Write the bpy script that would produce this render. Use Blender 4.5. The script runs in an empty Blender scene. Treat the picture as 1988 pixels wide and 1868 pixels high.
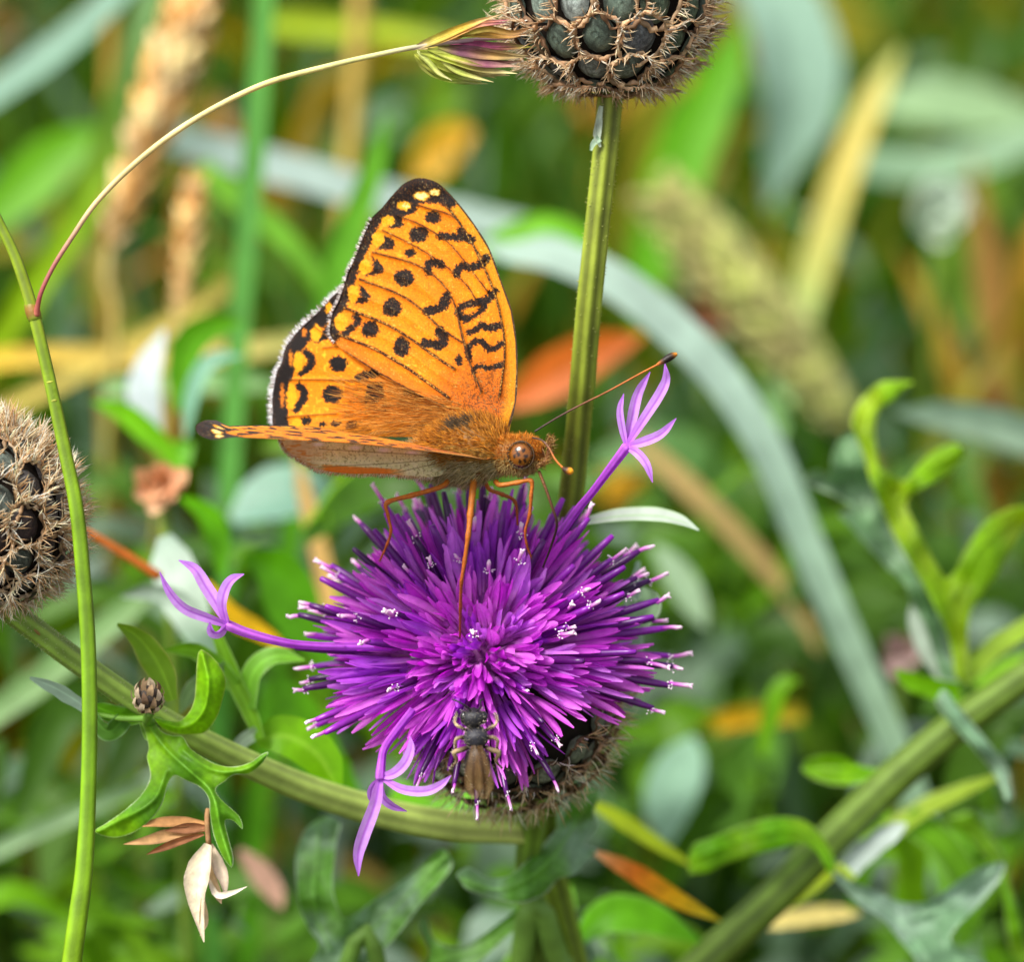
import bpy, math, random
import numpy as np
from mathutils import Matrix, Vector

random.seed(7)
rng = np.random.default_rng(11)
sc = bpy.context.scene
COL = sc.collection
sc.unit_settings.system = 'METRIC'
sc.unit_settings.scale_length = 0.01            # one unit is one centimetre

# ------------------------------------------------------------------ camera, sky, sun, exposure
PITCH = math.radians(22)
DC = 50.0                                       # camera to subject, cm
H0 = 32.0                                       # height of the subject above the ground, cm
R = np.array([1.0, 0, 0])
F = np.array([0, math.cos(PITCH), -math.sin(PITCH)])
U = np.array([0, math.sin(PITCH), math.cos(PITCH)])
O = np.array([0, 0, H0])
S = 12.4 / 1988.0
APERTURE = 1.1
FOCUS = 0.15

cam = bpy.data.cameras.new('camera')
camo = bpy.data.objects.new('camera', cam)
COL.objects.link(camo)
camo.location = O - F * DC
camo.rotation_euler = (math.pi / 2 - PITCH, 0, 0)
cam.sensor_width = 36
cam.lens = 36 * DC / 12.4
cam.clip_start = 1
cam.clip_end = 2000
cam.dof.use_dof = True
cam.dof.focus_distance = DC + FOCUS
cam.dof.aperture_fstop = cam.lens * 1e-3 / APERTURE
sc.camera = camo

SUN_EL, SUN_AZ = math.radians(58), math.radians(-122)   # azimuth measured from +Y towards +X
w = bpy.data.worlds.new('World')
sc.world = w
w.use_nodes = True
nt = w.node_tree
bgn = nt.nodes['Background']
sky = nt.nodes.new('ShaderNodeTexSky')
sky.sky_type = 'NISHITA'
sky.sun_disc = False
sky.sun_elevation = SUN_EL
sky.sun_rotation = SUN_AZ
sky.dust_density = 3.0
hs = nt.nodes.new('ShaderNodeHueSaturation')
hs.inputs['Saturation'].default_value = 0.25
nt.links.new(sky.outputs[0], hs.inputs['Color'])
nt.links.new(hs.outputs[0], bgn.inputs['Color'])
bgn.inputs['Strength'].default_value = 0.115
sun = bpy.data.lights.new('sun', 'SUN')
sun.energy = 3.5
sun.angle = math.radians(20)
sun.color = (1, 0.95, 0.86)
suno = bpy.data.objects.new('sun', sun)
COL.objects.link(suno)
sd = Vector((math.sin(SUN_AZ) * math.cos(SUN_EL), math.cos(SUN_AZ) * math.cos(SUN_EL), math.sin(SUN_EL)))
suno.rotation_euler = sd.to_track_quat('Z', 'Y').to_euler()
suno.location = (0, 0, 120)
sc.view_settings.view_transform = 'Standard'
sc.view_settings.look = 'None'
sc.view_settings.gamma = 1
sc.view_settings.exposure = 0.8
sc.cycles.use_denoising = True
sc.cycles.max_bounces = 8
sc.cycles.transparent_max_bounces = 8
sc.cycles.sample_clamp_indirect = 6

# ------------------------------------------------------------------ helpers
def P(px, py, d=0.0):
    """a point seen at (px, py) of a 1988 wide picture, d cm behind the subject"""
    k = (DC + d) / DC
    return O + R * ((px - 994) * S * k) + U * ((934 - py) * S * k) + F * d

def PS(d):
    return S * (DC + d) / DC

def lin(c):
    c = np.asarray(c, float) / 255.0
    return np.where(c <= 0.04045, c / 12.92, ((c + 0.055) / 1.055) ** 2.4)

def nrm(v):
    v = np.asarray(v, float)
    return v / (np.linalg.norm(v) + 1e-12)

def spline(pts, n):
    pts = np.asarray(pts, float)
    if len(pts) == 2:
        t = np.linspace(0, 1, n)[:, None]
        return pts[0] * (1 - t) + pts[1] * t
    q = np.vstack([2 * pts[0] - pts[1], pts, 2 * pts[-1] - pts[-2]])
    m = len(pts) - 1
    out = []
    for t in np.linspace(0, m, n):
        i = min(int(t), m - 1)
        f = t - i
        a, b, c, d = q[i], q[i + 1], q[i + 2], q[i + 3]
        out.append(0.5 * ((2 * b) + (c - a) * f + (2 * a - 5 * b + 4 * c - d) * f * f + (3 * b - a - 3 * c + d) * f ** 3))
    return np.array(out)

def interp(vals, n):
    vals = np.asarray(vals, float)
    if vals.ndim == 0:
        return np.full(n, float(vals))
    x = np.linspace(0, 1, len(vals))
    t = np.linspace(0, 1, n)
    if vals.ndim == 1:
        return np.interp(t, x, vals)
    return np.stack([np.interp(t, x, vals[:, k]) for k in range(vals.shape[1])], 1)

def cols(c, n):
    c = np.asarray(c, float)
    if c.ndim == 1:
        return np.tile(c, (n, 1))
    return interp(c, n)

def leaf_tone(c):
    """keep the pale waxy leaves greyish and the fresh ones yellow-green"""
    a = np.atleast_2d(np.asarray(c, float)).copy()
    for i in range(len(a)):
        if a[i].min() > 95:
            m = a[i].mean()
            a[i] = (m + (a[i] - m) * .72) * .97
        elif a[i][1] >= a[i][0]:
            a[i] = a[i] * np.array([1.06, .97, .62])
    return a[0] if np.ndim(c) == 1 else a

class MB:
    """collects faces; build() links them as one mesh object"""
    def __init__(self):
        self.v, self.f, self.c, self.n = [], [], [], 0
    def add(self, v, f, c):
        v = np.asarray(v, float).reshape(-1, 3)
        c = np.asarray(c, float)
        if c.ndim == 1:
            c = np.tile(c, (len(v), 1))
        self.v.append(v); self.c.append(c)
        b = self.n
        self.f.extend([tuple(i + b for i in q) for q in f])
        self.n += len(v)
    def mesh(self, name, mat, origin=(0, 0, 0), smooth=True):
        me = bpy.data.meshes.new(name)
        v = np.vstack(self.v) - np.asarray(origin, float)
        me.from_pydata(v.tolist(), [], self.f)
        at = me.attributes.new('Col', 'FLOAT_COLOR', 'POINT')
        c = np.vstack(self.c)
        c4 = np.ones((len(c), 4), np.float32)
        c4[:, :3] = lin(np.clip(c, 0, 255))
        at.data.foreach_set('color', c4.ravel())
        me.materials.append(mat)
        if smooth:
            me.polygons.foreach_set('use_smooth', [True] * len(me.polygons))
        me.update()
        return me
    def build(self, name, mat, parent=None, origin=None, smooth=True):
        """origin: world place of the parent thing, whose children use coordinates relative to it"""
        if origin is None:
            origin = (0, 0, 0)
        me = self.mesh(name, mat, origin, smooth)
        o = bpy.data.objects.new(name, me)
        COL.objects.link(o)
        o.parent = parent
        if parent is not None and ('hair' in name or 'fur' in name or name == 'fringe'):
            o['kind'] = 'stuff'
        return o
    # --- shapes
    def tube(self, path, rad, seg=8, col=(128, 128, 128), ridge=None, squash=None, capped=True):
        path = np.asarray(path, float)
        n = len(path)
        rad = interp(rad, n)
        col = cols(col, n)
        tan = np.gradient(path, axis=0)
        tan /= np.linalg.norm(tan, axis=1)[:, None] + 1e-12
        a = np.array([0, 0, 1.0]) if abs(tan[0][2]) < 0.9 else np.array([1.0, 0, 0])
        s = nrm(np.cross(tan[0], a))
        v, c, f = [], [], []
        th = np.linspace(0, 2 * math.pi, seg, endpoint=False)
        for i in range(n):
            s = nrm(s - tan[i] * np.dot(s, tan[i]))
            b = np.cross(tan[i], s)
            rr = rad[i] * np.ones(seg)
            cc = np.tile(col[i], (seg, 1))
            if ridge:
                wv = np.cos(th * ridge[0])
                rr = rr * (1 + ridge[1] * wv)
                cc = cc * (1 + ridge[2] * wv)[:, None]
            v.append(path[i] + np.outer(rr * np.cos(th), s) + np.outer(rr * np.sin(th), b))
            c.append(cc)
        for i in range(n - 1):
            for j in range(seg):
                k = (j + 1) % seg
                f.append((i * seg + j, i * seg + k, (i + 1) * seg + k, (i + 1) * seg + j))
        v = np.vstack(v); c = np.vstack(c)
        if capped:
            m = len(v)
            v = np.vstack([v, path[0] - tan[0] * rad[0] * .4, path[-1] + tan[-1] * rad[-1] * .4])
            c = np.vstack([c, col[0], col[-1]])
            for j in range(seg):
                k = (j + 1) % seg
                f.append((m, k, j))
                f.append((m + 1, (n - 1) * seg + j, (n - 1) * seg + k))
        self.add(v, f, c)
    def ribbon(self, path, wid, col, edge=None, mid=None, face=None, roll=0.0, fold=0.25, curl=0.0, across=6, wave=0.0, edge_mix=1.0):
        """a leaf or blade: path N x 3, half-widths, base colour, edge and midrib colours"""
        path = np.asarray(path, float)
        n = len(path)
        wid = interp(wid, n)
        col = cols(col, n)
        edge = col if edge is None else cols(edge, n) * edge_mix + col * (1 - edge_mix)
        mid = col if mid is None else cols(mid, n)
        face = -F if face is None else np.asarray(face, float)
        tan = np.gradient(path, axis=0)
        tan /= np.linalg.norm(tan, axis=1)[:, None] + 1e-12
        roll = interp(roll, n)
        t = np.linspace(-1, 1, across + 1)
        v, c, f = [], [], []
        ph = random.random() * 6
        for i in range(n):
            s = np.cross(tan[i], face)
            if np.linalg.norm(s) < 0.15:
                s = np.cross(tan[i], U)
            s = nrm(s)
            nn = np.cross(s, tan[i])
            cr, sr = math.cos(roll[i]), math.sin(roll[i])
            s, nn = s * cr + nn * sr, nn * cr - s * sr
            h = fold * np.abs(t) + curl * t * t + wave * np.sin(t * 4 + i * 0.9 + ph) * np.abs(t)
            v.append(path[i] + np.outer(t * wid[i], s) + np.outer(h * wid[i], nn))
            k = np.abs(t)[:, None]
            cc = np.where(k < 0.12, mid[i], np.where(k > 0.93, edge[i], col[i]))
            c.append(cc)
        m = across + 1
        for i in range(n - 1):
            for j in range(across):
                f.append((i * m + j, i * m + j + 1, (i + 1) * m + j + 1, (i + 1) * m + j))
        self.add(np.vstack(v), f, np.vstack(c))
    def hairs(self, base, dirs, length, width, col, bend=0.0, seg=2):
        """tapered three-sided hairs"""
        base = np.asarray(base, float); dirs = np.asarray(dirs, float)
        N = len(base)
        length = np.broadcast_to(length, (N,)); width = np.broadcast_to(width, (N,))
        col = np.asarray(col, float)
        if col.ndim == 1:
            col = np.tile(col, (N, 1))
        d = dirs / (np.linalg.norm(dirs, axis=1)[:, None] + 1e-9)
        rv = rng.normal(size=(N, 3))
        s = np.cross(d, rv); s /= np.linalg.norm(s, axis=1)[:, None] + 1e-9
        b = np.cross(d, s)
        V = []
        for lv in range(seg):
            tt = lv / seg
            cen = base + d * (length * tt)[:, None] + b * (bend * length * tt * tt)[:, None]
            for k in range(3):
                a = k * 2.0944
                V.append(cen + (s * math.cos(a) + b * math.sin(a)) * (width * (1 - 0.6 * tt))[:, None])
        V.append(base + d * length[:, None] + b * (bend * length)[:, None])
        V = np.stack(V, 1)
        m = 3 * seg + 1
        fl = []
        for lv in range(seg - 1):
            for k in range(3):
                k2 = (k + 1) % 3
                fl.append((lv * 3 + k, lv * 3 + k2, lv * 3 + 3 + k2, lv * 3 + 3 + k))
        for k in range(3):
            fl.append(((seg - 1) * 3 + k, (seg - 1) * 3 + (k + 1) % 3, m - 1))
        f = [tuple(i * m + q for q in ff) for i in range(N) for ff in fl]
        self.add(V.reshape(-1, 3), f, np.repeat(col, m, 0))
    def blob(self, cen, ax, rad, col, nu=8, nv=6, jit=0.0):
        """ellipsoid; ax = three axes as rows"""
        ax = np.asarray(ax, float)
        v, f = [], []
        for i in range(nv + 1):
            ph = math.pi * i / nv
            for j in range(nu):
                th = 2 * math.pi * j / nu
                p = np.array([math.sin(ph) * math.cos(th) * rad[0], math.sin(ph) * math.sin(th) * rad[1], math.cos(ph) * rad[2]])
                p = p * (1 + random.uniform(-jit, jit))
                v.append(np.asarray(cen) + p @ ax)
        for i in range(nv):
            for j in range(nu):
                k = (j + 1) % nu
                f.append((i * nu + j, (i + 1) * nu + j, (i + 1) * nu + k, i * nu + k))
        self.add(v, f, col)

def thing(name, label, cat, loc, group=None):
    o = bpy.data.objects.new(name, None)
    COL.objects.link(o)
    o.location = loc
    o.empty_display_size = 0.2
    o['label'] = label
    o['category'] = cat
    if group:
        o['group'] = group
    return o

def tag(o, label, cat, group=None):
    o['label'] = label; o['category'] = cat
    if group:
        o['group'] = group
    return o

# ------------------------------------------------------------------ materials (all procedural, tinted by the mesh's own colour)
def material(name, rough=0.5, spec=0.4, trans=0.0, var=0.25, nscale=6.0, bump=0.0, bscale=30.0, sheen=0.0, coat=0.0, stretch=None, tsat=1.2, alpha=None):
    m = bpy.data.materials.new(name)
    m.use_nodes = True
    t = m.node_tree
    for nd in list(t.nodes):
        t.nodes.remove(nd)
    N, L = t.nodes.new, t.links.new
    out = N('ShaderNodeOutputMaterial')
    pr = N('ShaderNodeBsdfPrincipled')
    at = N('ShaderNodeAttribute'); at.attribute_name = 'Col'
    tc = N('ShaderNodeTexCoord')
    mp = N('ShaderNodeMapping')
    if stretch:
        mp.inputs['Scale'].default_value = stretch
    L(tc.outputs['Object'], mp.inputs['Vector'])
    no = N('ShaderNodeTexNoise')
    no.inputs['Scale'].default_value = nscale
    no.inputs['Detail'].default_value = 5
    L(mp.outputs[0], no.inputs['Vector'])
    mr = N('ShaderNodeMapRange')
    mr.inputs['From Min'].default_value = 0.25; mr.inputs['From Max'].default_value = 0.75
    mr.inputs['To Min'].default_value = 1 - var; mr.inputs['To Max'].default_value = 1 + var
    L(no.outputs['Fac'], mr.inputs['Value'])
    mul = N('ShaderNodeVectorMath'); mul.operation = 'SCALE'
    L(at.outputs['Color'], mul.inputs[0]); L(mr.outputs[0], mul.inputs['Scale'])
    L(mul.outputs[0], pr.inputs['Base Color'])
    pr.inputs['Roughness'].default_value = rough
    pr.inputs['Specular IOR Level'].default_value = spec
    if sheen:
        pr.inputs['Sheen Weight'].default_value = sheen
    if coat:
        pr.inputs['Coat Weight'].default_value = coat
    if bump:
        n2 = N('ShaderNodeTexNoise'); n2.inputs['Scale'].default_value = bscale; n2.inputs['Detail'].default_value = 3
        L(mp.outputs[0], n2.inputs['Vector'])
        bp = N('ShaderNodeBump'); bp.inputs['Strength'].default_value = bump; bp.inputs['Distance'].default_value = 0.02
        L(n2.outputs['Fac'], bp.inputs['Height']); L(bp.outputs[0], pr.inputs['Normal'])
    last = pr.outputs[0]
    if trans:
        tr = N('ShaderNodeBsdfTranslucent')
        h = N('ShaderNodeHueSaturation'); h.inputs['Saturation'].default_value = tsat; h.inputs['Value'].default_value = 1.15
        L(mul.outputs[0], h.inputs['Color']); L(h.outputs[0], tr.inputs['Color'])
        mx = N('ShaderNodeMixShader'); mx.inputs[0].default_value = trans
        L(last, mx.inputs[1]); L(tr.outputs[0], mx.inputs[2])
        last = mx.outputs[0]
    if alpha is not None:
        tp = N('ShaderNodeBsdfTransparent')
        mx = N('ShaderNodeMixShader'); mx.inputs[0].default_value = alpha
        L(tp.outputs[0], mx.inputs[1]); L(last, mx.inputs[2])
        last = mx.outputs[0]
    L(last, out.inputs['Surface'])
    return m

M_LEAF = material('leaf', 0.5, 0.3, 0.4, 0.22, 3.0, 0.15, 14, tsat=1.25)
M_WAXY = material('waxy_leaf', 0.5, 0.4, 0.2, 0.18, 4.0, 0.2, 14, tsat=1.3)
M_BLADE = material('grass_blade', 0.5, 0.3, 0.42, 0.2, 2.0, 0.1, 10, tsat=1.25)
M_STEM = material('stem', 0.5, 0.35, 0.08, 0.28, 3.0, 0.22, 30)
M_DRY = material('dry_plant', 0.75, 0.2, 0.22, 0.3, 8.0, 0.4, 30)
M_BRACT = material('bract', 0.6, 0.4, 0.0, 0.5, 14.0, 0.8, 34)
M_CORE = material('core', 0.9, 0.1, 0.0, 0.3, 8.0, 0.5, 30)
M_HAIR = material('plant_hair', 0.7, 0.2, 0.3, 0.15, 8.0)
M_PETAL = material('petal', 0.45, 0.3, 0.46, 0.14, 9.0, 0.2, 40, tsat=1.1)
M_ANTHER = material('anther', 0.35, 0.5, 0.05, 0.2, 20.0)
M_STIGMA = material('stigma', 0.6, 0.3, 0.3, 0.1, 30.0, 0.3, 60)
M_WING = material('wing', 0.6, 0.18, 0.22, 0.13, 26.0, 0.5, 75, sheen=0.1, tsat=1.1)
M_FUR = material('fur', 0.55, 0.3, 0.3, 0.2, 10.0)
M_CHITIN = material('chitin', 0.45, 0.35, 0.0, 0.35, 24.0, 0.4, 70)
M_EYE = material('insect_eye', 0.22, 0.6, 0.0, 0.1, 20.0)
M_BEEWING = material('membrane_wing', 0.3, 0.5, 0.3, 0.3, 12.0, alpha=0.5)
M_GROUND = material('soil', 0.95, 0.1, 0.0, 0.5, 0.4, 1.0, 2.0)
def vnoise(x, y, scale, seed):
    r = np.random.default_rng(seed)
    g = r.random((64, 64))
    x = x / scale; y = y / scale
    xi = np.floor(x).astype(int); yi = np.floor(y).astype(int)
    fx = x - xi; fy = y - yi
    fx = fx * fx * (3 - 2 * fx); fy = fy * fy * (3 - 2 * fy)
    a = g[xi % 64, yi % 64]; b = g[(xi + 1) % 64, yi % 64]; c = g[xi % 64, (yi + 1) % 64]; d = g[(xi + 1) % 64, (yi + 1) % 64]
    return a * (1 - fx) * (1 - fy) + b * fx * (1 - fy) + c * (1 - fx) * fy + d * fx * fy

def seg_dist(pts, line, width=None):
    """distance of pts (N x 2) to a polyline"""
    line = np.asarray(line, float)
    best = np.full(len(pts), 1e9)
    near = np.zeros((len(pts), 2))
    for a, b in zip(line[:-1], line[1:]):
        ab = b - a
        t = np.clip(((pts - a) @ ab) / (ab @ ab + 1e-9), 0, 1)
        q = a + t[:, None] * ab
        d = np.linalg.norm(pts - q, axis=1)
        m = d < best
        best[m] = d[m]; near[m] = q[m]
    return best, near

def inside(pts, poly):
    poly = np.asarray(poly, float)
    x, y = pts[:, 0], pts[:, 1]
    r = np.zeros(len(pts), bool)
    j = len(poly) - 1
    for i in range(len(poly)):
        xi, yi = poly[i]; xj, yj = poly[j]
        c = ((yi > y) != (yj > y)) & (x < (xj - xi) * (y - yi) / (yj - yi + 1e-12) + xi)
        r ^= c
        j = i
    return r

def smooth_poly(p, n):
    p = np.asarray(p, float)
    return spline(np.hstack([p, np.zeros((len(p), 1))]), n)[:, :2]

def blend(c, col, a):
    a = np.clip(a, 0, 1)[:, None]
    return c * (1 - a) + np.asarray(col, float) * a

def wing_grid(outline, step=2.6):
    poly = smooth_poly(list(outline) + [outline[0]], 240)
    lo, hi = poly.min(0), poly.max(0)
    xs = np.arange(lo[0], hi[0] + step, step); ys = np.arange(lo[1], hi[1] + step, step)
    X, Y = np.meshgrid(xs, ys)
    pts = np.stack([X.ravel(), Y.ravel()], 1)
    ins = inside(pts, poly).reshape(X.shape)
    cell = ins[:-1, :-1].astype(int) + ins[1:, :-1] + ins[:-1, 1:] + ins[1:, 1:] >= 2
    idx = -np.ones(X.shape, int)
    used = np.zeros(X.shape, bool)
    used[:-1, :-1] |= cell; used[1:, :-1] |= cell; used[:-1, 1:] |= cell; used[1:, 1:] |= cell
    idx[used] = np.arange(used.sum())
    P2 = np.stack([X[used], Y[used]], 1)
    out = ~inside(P2, poly)
    d, near = seg_dist(P2[out], poly)
    P2[out] = near
    a = idx[:-1, :-1][cell]; b = idx[:-1, 1:][cell]; c = idx[1:, 1:][cell]; d_ = idx[1:, :-1][cell]
    return P2, np.stack([a, d_, c, b], 1).tolist(), poly

# ------------------------------------------------------------------ the ground and the meadow mass behind
def build_ground():
    n = 60
    xs = np.linspace(-1, 1, n); X = np.sign(xs) * np.abs(xs) ** 2 * 600
    ys = np.linspace(-1, 1, n); Y = np.sign(ys) * np.abs(ys) ** 2 * 600 + 40
    v = []; f = []
    for i in range(n):
        for j in range(n):
            v.append((X[j], Y[i], math.sin(X[j] * .13 + Y[i] * .07) * .5 + math.sin(Y[i] * .21) * .4 - 1))
    for i in range(n - 1):
        for j in range(n - 1):
            f.append((i * n + j, i * n + j + 1, (i + 1) * n + j + 1, (i + 1) * n + j))
    m = MB(); m.add(v, f, (62, 58, 34))
    o = m.build('ground', M_GROUND)
    o['kind'] = 'structure'
build_ground()

GREENS = [(86, 140, 24), (70, 126, 20), (104, 160, 30), (60, 112, 34), (84, 140, 76), (120, 168, 120), (52, 96, 30), (140, 150, 40), (96, 150, 60)]
GREENS = [tuple(leaf_tone(c) * .88) for c in GREENS]
def meadow_grass():
    m = MB()
    rs = random.Random(5)
    for k in range(3000):
        y = rs.uniform(24, 105)
        x = rs.uniform(-1, 1) * (16 + y * .28)
        h = rs.uniform(13, 25) + (4 if rs.random() < .15 else 0) + max(0, (y - 45) * .1)
        lean = rs.uniform(-1, 1) * 9; lean2 = rs.uniform(-6, 5)
        droop = rs.uniform(0, .45)
        c = rs.choice(GREENS)
        if rs.random() < .07:
            c = rs.choice([(190, 160, 90), (170, 130, 40), (150, 110, 50)])
        p = [(x, y, -1), (x + lean * .15, y + lean2 * .15, h * .5), (x + lean * .5, y + lean2 * .5, h * .92), (x + lean, y + lean2, h * (1 - droop))]
        m.ribbon(spline(p, 8), np.array([.6, 1, .95, .7, .08]) * rs.uniform(.16, .5), c, roll=rs.uniform(-1.2, 1.2), fold=.3, across=2)
    o = m.build('meadow_grass', M_BLADE)
    o['kind'] = 'stuff'
    tag(o, 'dense blurred mass of green meadow grass behind the flowers', 'grass')
    m = MB()
    for k in range(1500):
        y = rs.uniform(14, 80)
        x = rs.uniform(-1, 1) * (14 + y * .28)
        z = rs.uniform(3, 17) + min(6, max(0, (y - 20) * .2))
        L = rs.uniform(1.8, 4.6)
        a = rs.uniform(0, 6.28); e = rs.uniform(-.6, .9)
        d = np.array([math.cos(a) * math.cos(e), math.sin(a) * math.cos(e), math.sin(e)])
        p0 = np.array([x, y, z])
        p = [p0, p0 + d * L * .5 + np.array([0, 0, .3 * L * .3]), p0 + d * L + np.array([0, 0, -.25 * L])]
        c = rs.choice(GREENS)
        if rs.random() < .05:
            c = rs.choice([(200, 150, 30), (180, 120, 40)])
        m.ribbon(spline(p, 7), np.array([.15, .7, 1, .8, .1]) * L * rs.uniform(.12, .26), c, face=(0, -.4, 1), roll=rs.uniform(-.7, .7), fold=.2, across=4)
    o = m.build('meadow_foliage', M_LEAF)
    o['kind'] = 'stuff'
    tag(o, 'dense mass of small green leaves filling the meadow floor', 'foliage')
meadow_grass()

# ------------------------------------------------------------------ blades, leaves and dry stalks that show one by one in the blur behind
WB = [.75, 1, 1, .9, .7, .08]        # blade width profile, base to tip
WL = [.2, .75, 1, .95, .65, .08]     # leaf width profile
WS = [.9, 1, 1, 1, 1, .95]           # strap
def lift(pts, d):
    return [P(p[0], p[1], d if len(p) < 3 else p[2]) for p in pts]

def to_ground(pts3):
    """continue a stem from its lowest built point down to the soil"""
    p = np.asarray(pts3[-1], float); q = np.asarray(pts3[-2], float)
    t = nrm(p - q)
    h = p[2] + 1.2
    g = np.array([p[0] + t[0] * h * .35, p[1] + max(t[1], 0) * h * .3, -1.2])
    c1 = p + t * h * .3
    if c1[2] < 3:
        c1[2] = 3
    c2 = np.array([g[0], g[1], h * .3])
    out = list(pts3)
    for u in (.04, .1, .2, .34, .5, .75, 1.0):
        out.append(p * (1 - u) ** 3 + c1 * 3 * u * (1 - u) ** 2 + c2 * 3 * u * u * (1 - u) + g * u ** 3)
    return out

def pad(vals, n):
    """give the added points of a stem the last width"""
    vals = list(np.asarray(vals, float))
    return np.array(vals + [vals[-1]] * (n - len(vals)))

def blade(name, label, cat, pts, width, col, d, prof=WB, mat=None, roll=0.2, fold=.22, mid=None, edge=None, group=None, ground=None, n=26, curl=0.0):  # builds one single blade never a whole plant
    if mat is not M_DRY:
        col = leaf_tone(col)
    p3 = lift(pts, d)
    prof = interp(prof, len(p3)) if ground else np.asarray(prof)
    if ground == 'end':
        p3 = to_ground(p3); prof = pad(prof, len(p3)); n += 14
    elif ground == 'start':
        p3 = to_ground(p3[::-1])[::-1]; prof = pad(prof[::-1], len(p3))[::-1]; n += 14
    if ground and np.ndim(col) == 2:
        col = interp(col, len(pts))
        ex = [col[-1] if ground == 'end' else col[0]] * (len(p3) - len(pts))
        col = np.vstack([col, ex]) if ground == 'end' else np.vstack([ex, col])
    m = MB()
    m.ribbon(spline(p3, n), prof * width * .5 * PS(d), col, edge=edge, mid=mid, roll=roll, fold=fold, across=8, curl=curl, edge_mix=.5)
    loc = p3[0] if ground != 'end' else p3[-1]
    o = m.build(name, mat or M_BLADE, None, loc)
    o.location = loc
    tag(o, label, cat, group)
    return o

def stalk(name, label, cat, pts, width, col, d, ground=None, mat=None, group=None):  # builds one bare stem, not a whole plant
    p3 = lift(pts, d)
    if ground == 'end':
        p3 = to_ground(p3)
    m = MB()
    m.tube(spline(p3, 34), pad(width, len(p3)) * .5 * PS(d), 8, col)
    loc = p3[-1] if ground == 'end' else p3[0]
    o = m.build(name, mat or M_STEM, None, loc)
    o.location = loc
    tag(o, label, cat, group)
    return o

def spike(name, label, pts, width, col, d, stem_pts=None, seed=1, fuzz=1.0, col2=None, fine=1.0):
    """a dry grass spike: overlapping pointed spikelets round an axis"""
    rs = random.Random(seed)
    p3 = np.array(spline(lift(pts, d), 40))
    base = p3[-1]
    st = lift(stem_pts, d) if stem_pts else [p3[-1], p3[-1] - np.array([0, 0, 3.0])]
    st = to_ground(st)
    th = thing(name, label, 'grass', st[-1])
    m = MB()
    m.tube(spline([p3[0]] + list(st), 30), 0.05 + width * .025 * PS(d), 6, [np.asarray(col) * .85, (170, 160, 80), (120, 134, 50), (100, 120, 40)])
    m.build('stem', M_DRY, th, st[-1])
    w = width * .5 * PS(d)
    k = 0
    m = MB()
    nn = int(70 * fuzz)
    for i in range(nn):
        t = (i + rs.random()) / nn
        c = p3[min(39, int(t * 39))]
        ax = nrm(p3[0] - p3[-1])
        a = i * 2.4
        side = nrm(np.cross(ax, np.array([math.cos(a), math.sin(a), .3])))
        ww = w * (0.55 + 0.45 * math.sin(math.pi * min(1, .12 + t * .88)))
        dirv = nrm(ax * 1.1 + side * .8)
        cc = np.asarray(col if (col2 is None or rs.random() < .6) else col2) * rs.uniform(.75, 1.12)
        m.blob(c + side * ww * .55, [nrm(np.cross(dirv, ax + .1)), nrm(np.cross(dirv, np.cross(dirv, ax + .1))), dirv], (ww * .3 * fine, ww * .3 * fine, ww * .85 * fine), cc, 6, 4, .1)
    sp = m.build('spikelets', M_DRY, th, st[-1])
    sp['kind'] = 'stuff'
    return th

def understory():
    m = MB()
    rs = random.Random(31)
    pal = [(84, 150, 16), (104, 176, 14), (70, 126, 20), (120, 190, 30), (110, 160, 110), (150, 190, 160), (60, 110, 24), (130, 170, 130), (90, 150, 60)]
    for k in range(230):
        px = rs.uniform(-100, 2100); py = rs.uniform(960, 2050)
        d = rs.uniform(11, 24)
        if px > 1150 and py < 1350:
            d = rs.uniform(18, 28)
        if px < 500 and py < 1300:
            d = rs.uniform(13, 22)
        c = leaf_tone(rs.choice(pal)) * rs.uniform(.7, .98)
        p0 = P(px, py, d); L = rs.uniform(1.0, 2.6)
        a = rs.uniform(0, 6.28)
        dv = R * math.cos(a) + U * math.sin(a) * .8 + F * rs.uniform(-.6, .6)
        mid_ = p0 + dv * L * .5 + np.array([0, 0, .3 * L])
        m.ribbon(spline([p0, mid_, p0 + dv * L], 9), np.array([.3, .8, 1, .8, .1]) * L * rs.uniform(.1, .2), c, face=nrm(-F * .6 + np.array([0, 0, .8])), roll=rs.uniform(-.8, .8), fold=.25, across=4)
        for q in range(rs.choice([0, 2, 3])):
            t = rs.uniform(.25, .7)
            b0 = p0 + dv * L * t + np.array([0, 0, .25 * L])
            a2 = a + rs.choice([-1, 1]) * rs.uniform(.6, 1.1)
            d2 = R * math.cos(a2) + U * math.sin(a2) * .8 + F * rs.uniform(-.3, .3)
            m.ribbon(spline([b0, b0 + d2 * L * .25, b0 + d2 * L * .5], 7), np.array([.7, 1, .8, .1]) * L * .1, c, face=nrm(-F * .6 + np.array([0, 0, .8])), roll=rs.uniform(-.6, .6), fold=.25, across=4)
    o = m.build('knapweed_foliage', M_LEAF)
    o['kind'] = 'stuff'
    tag(o, 'tangle of blurred lobed leaves low behind the flower', 'foliage')
understory()

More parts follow.
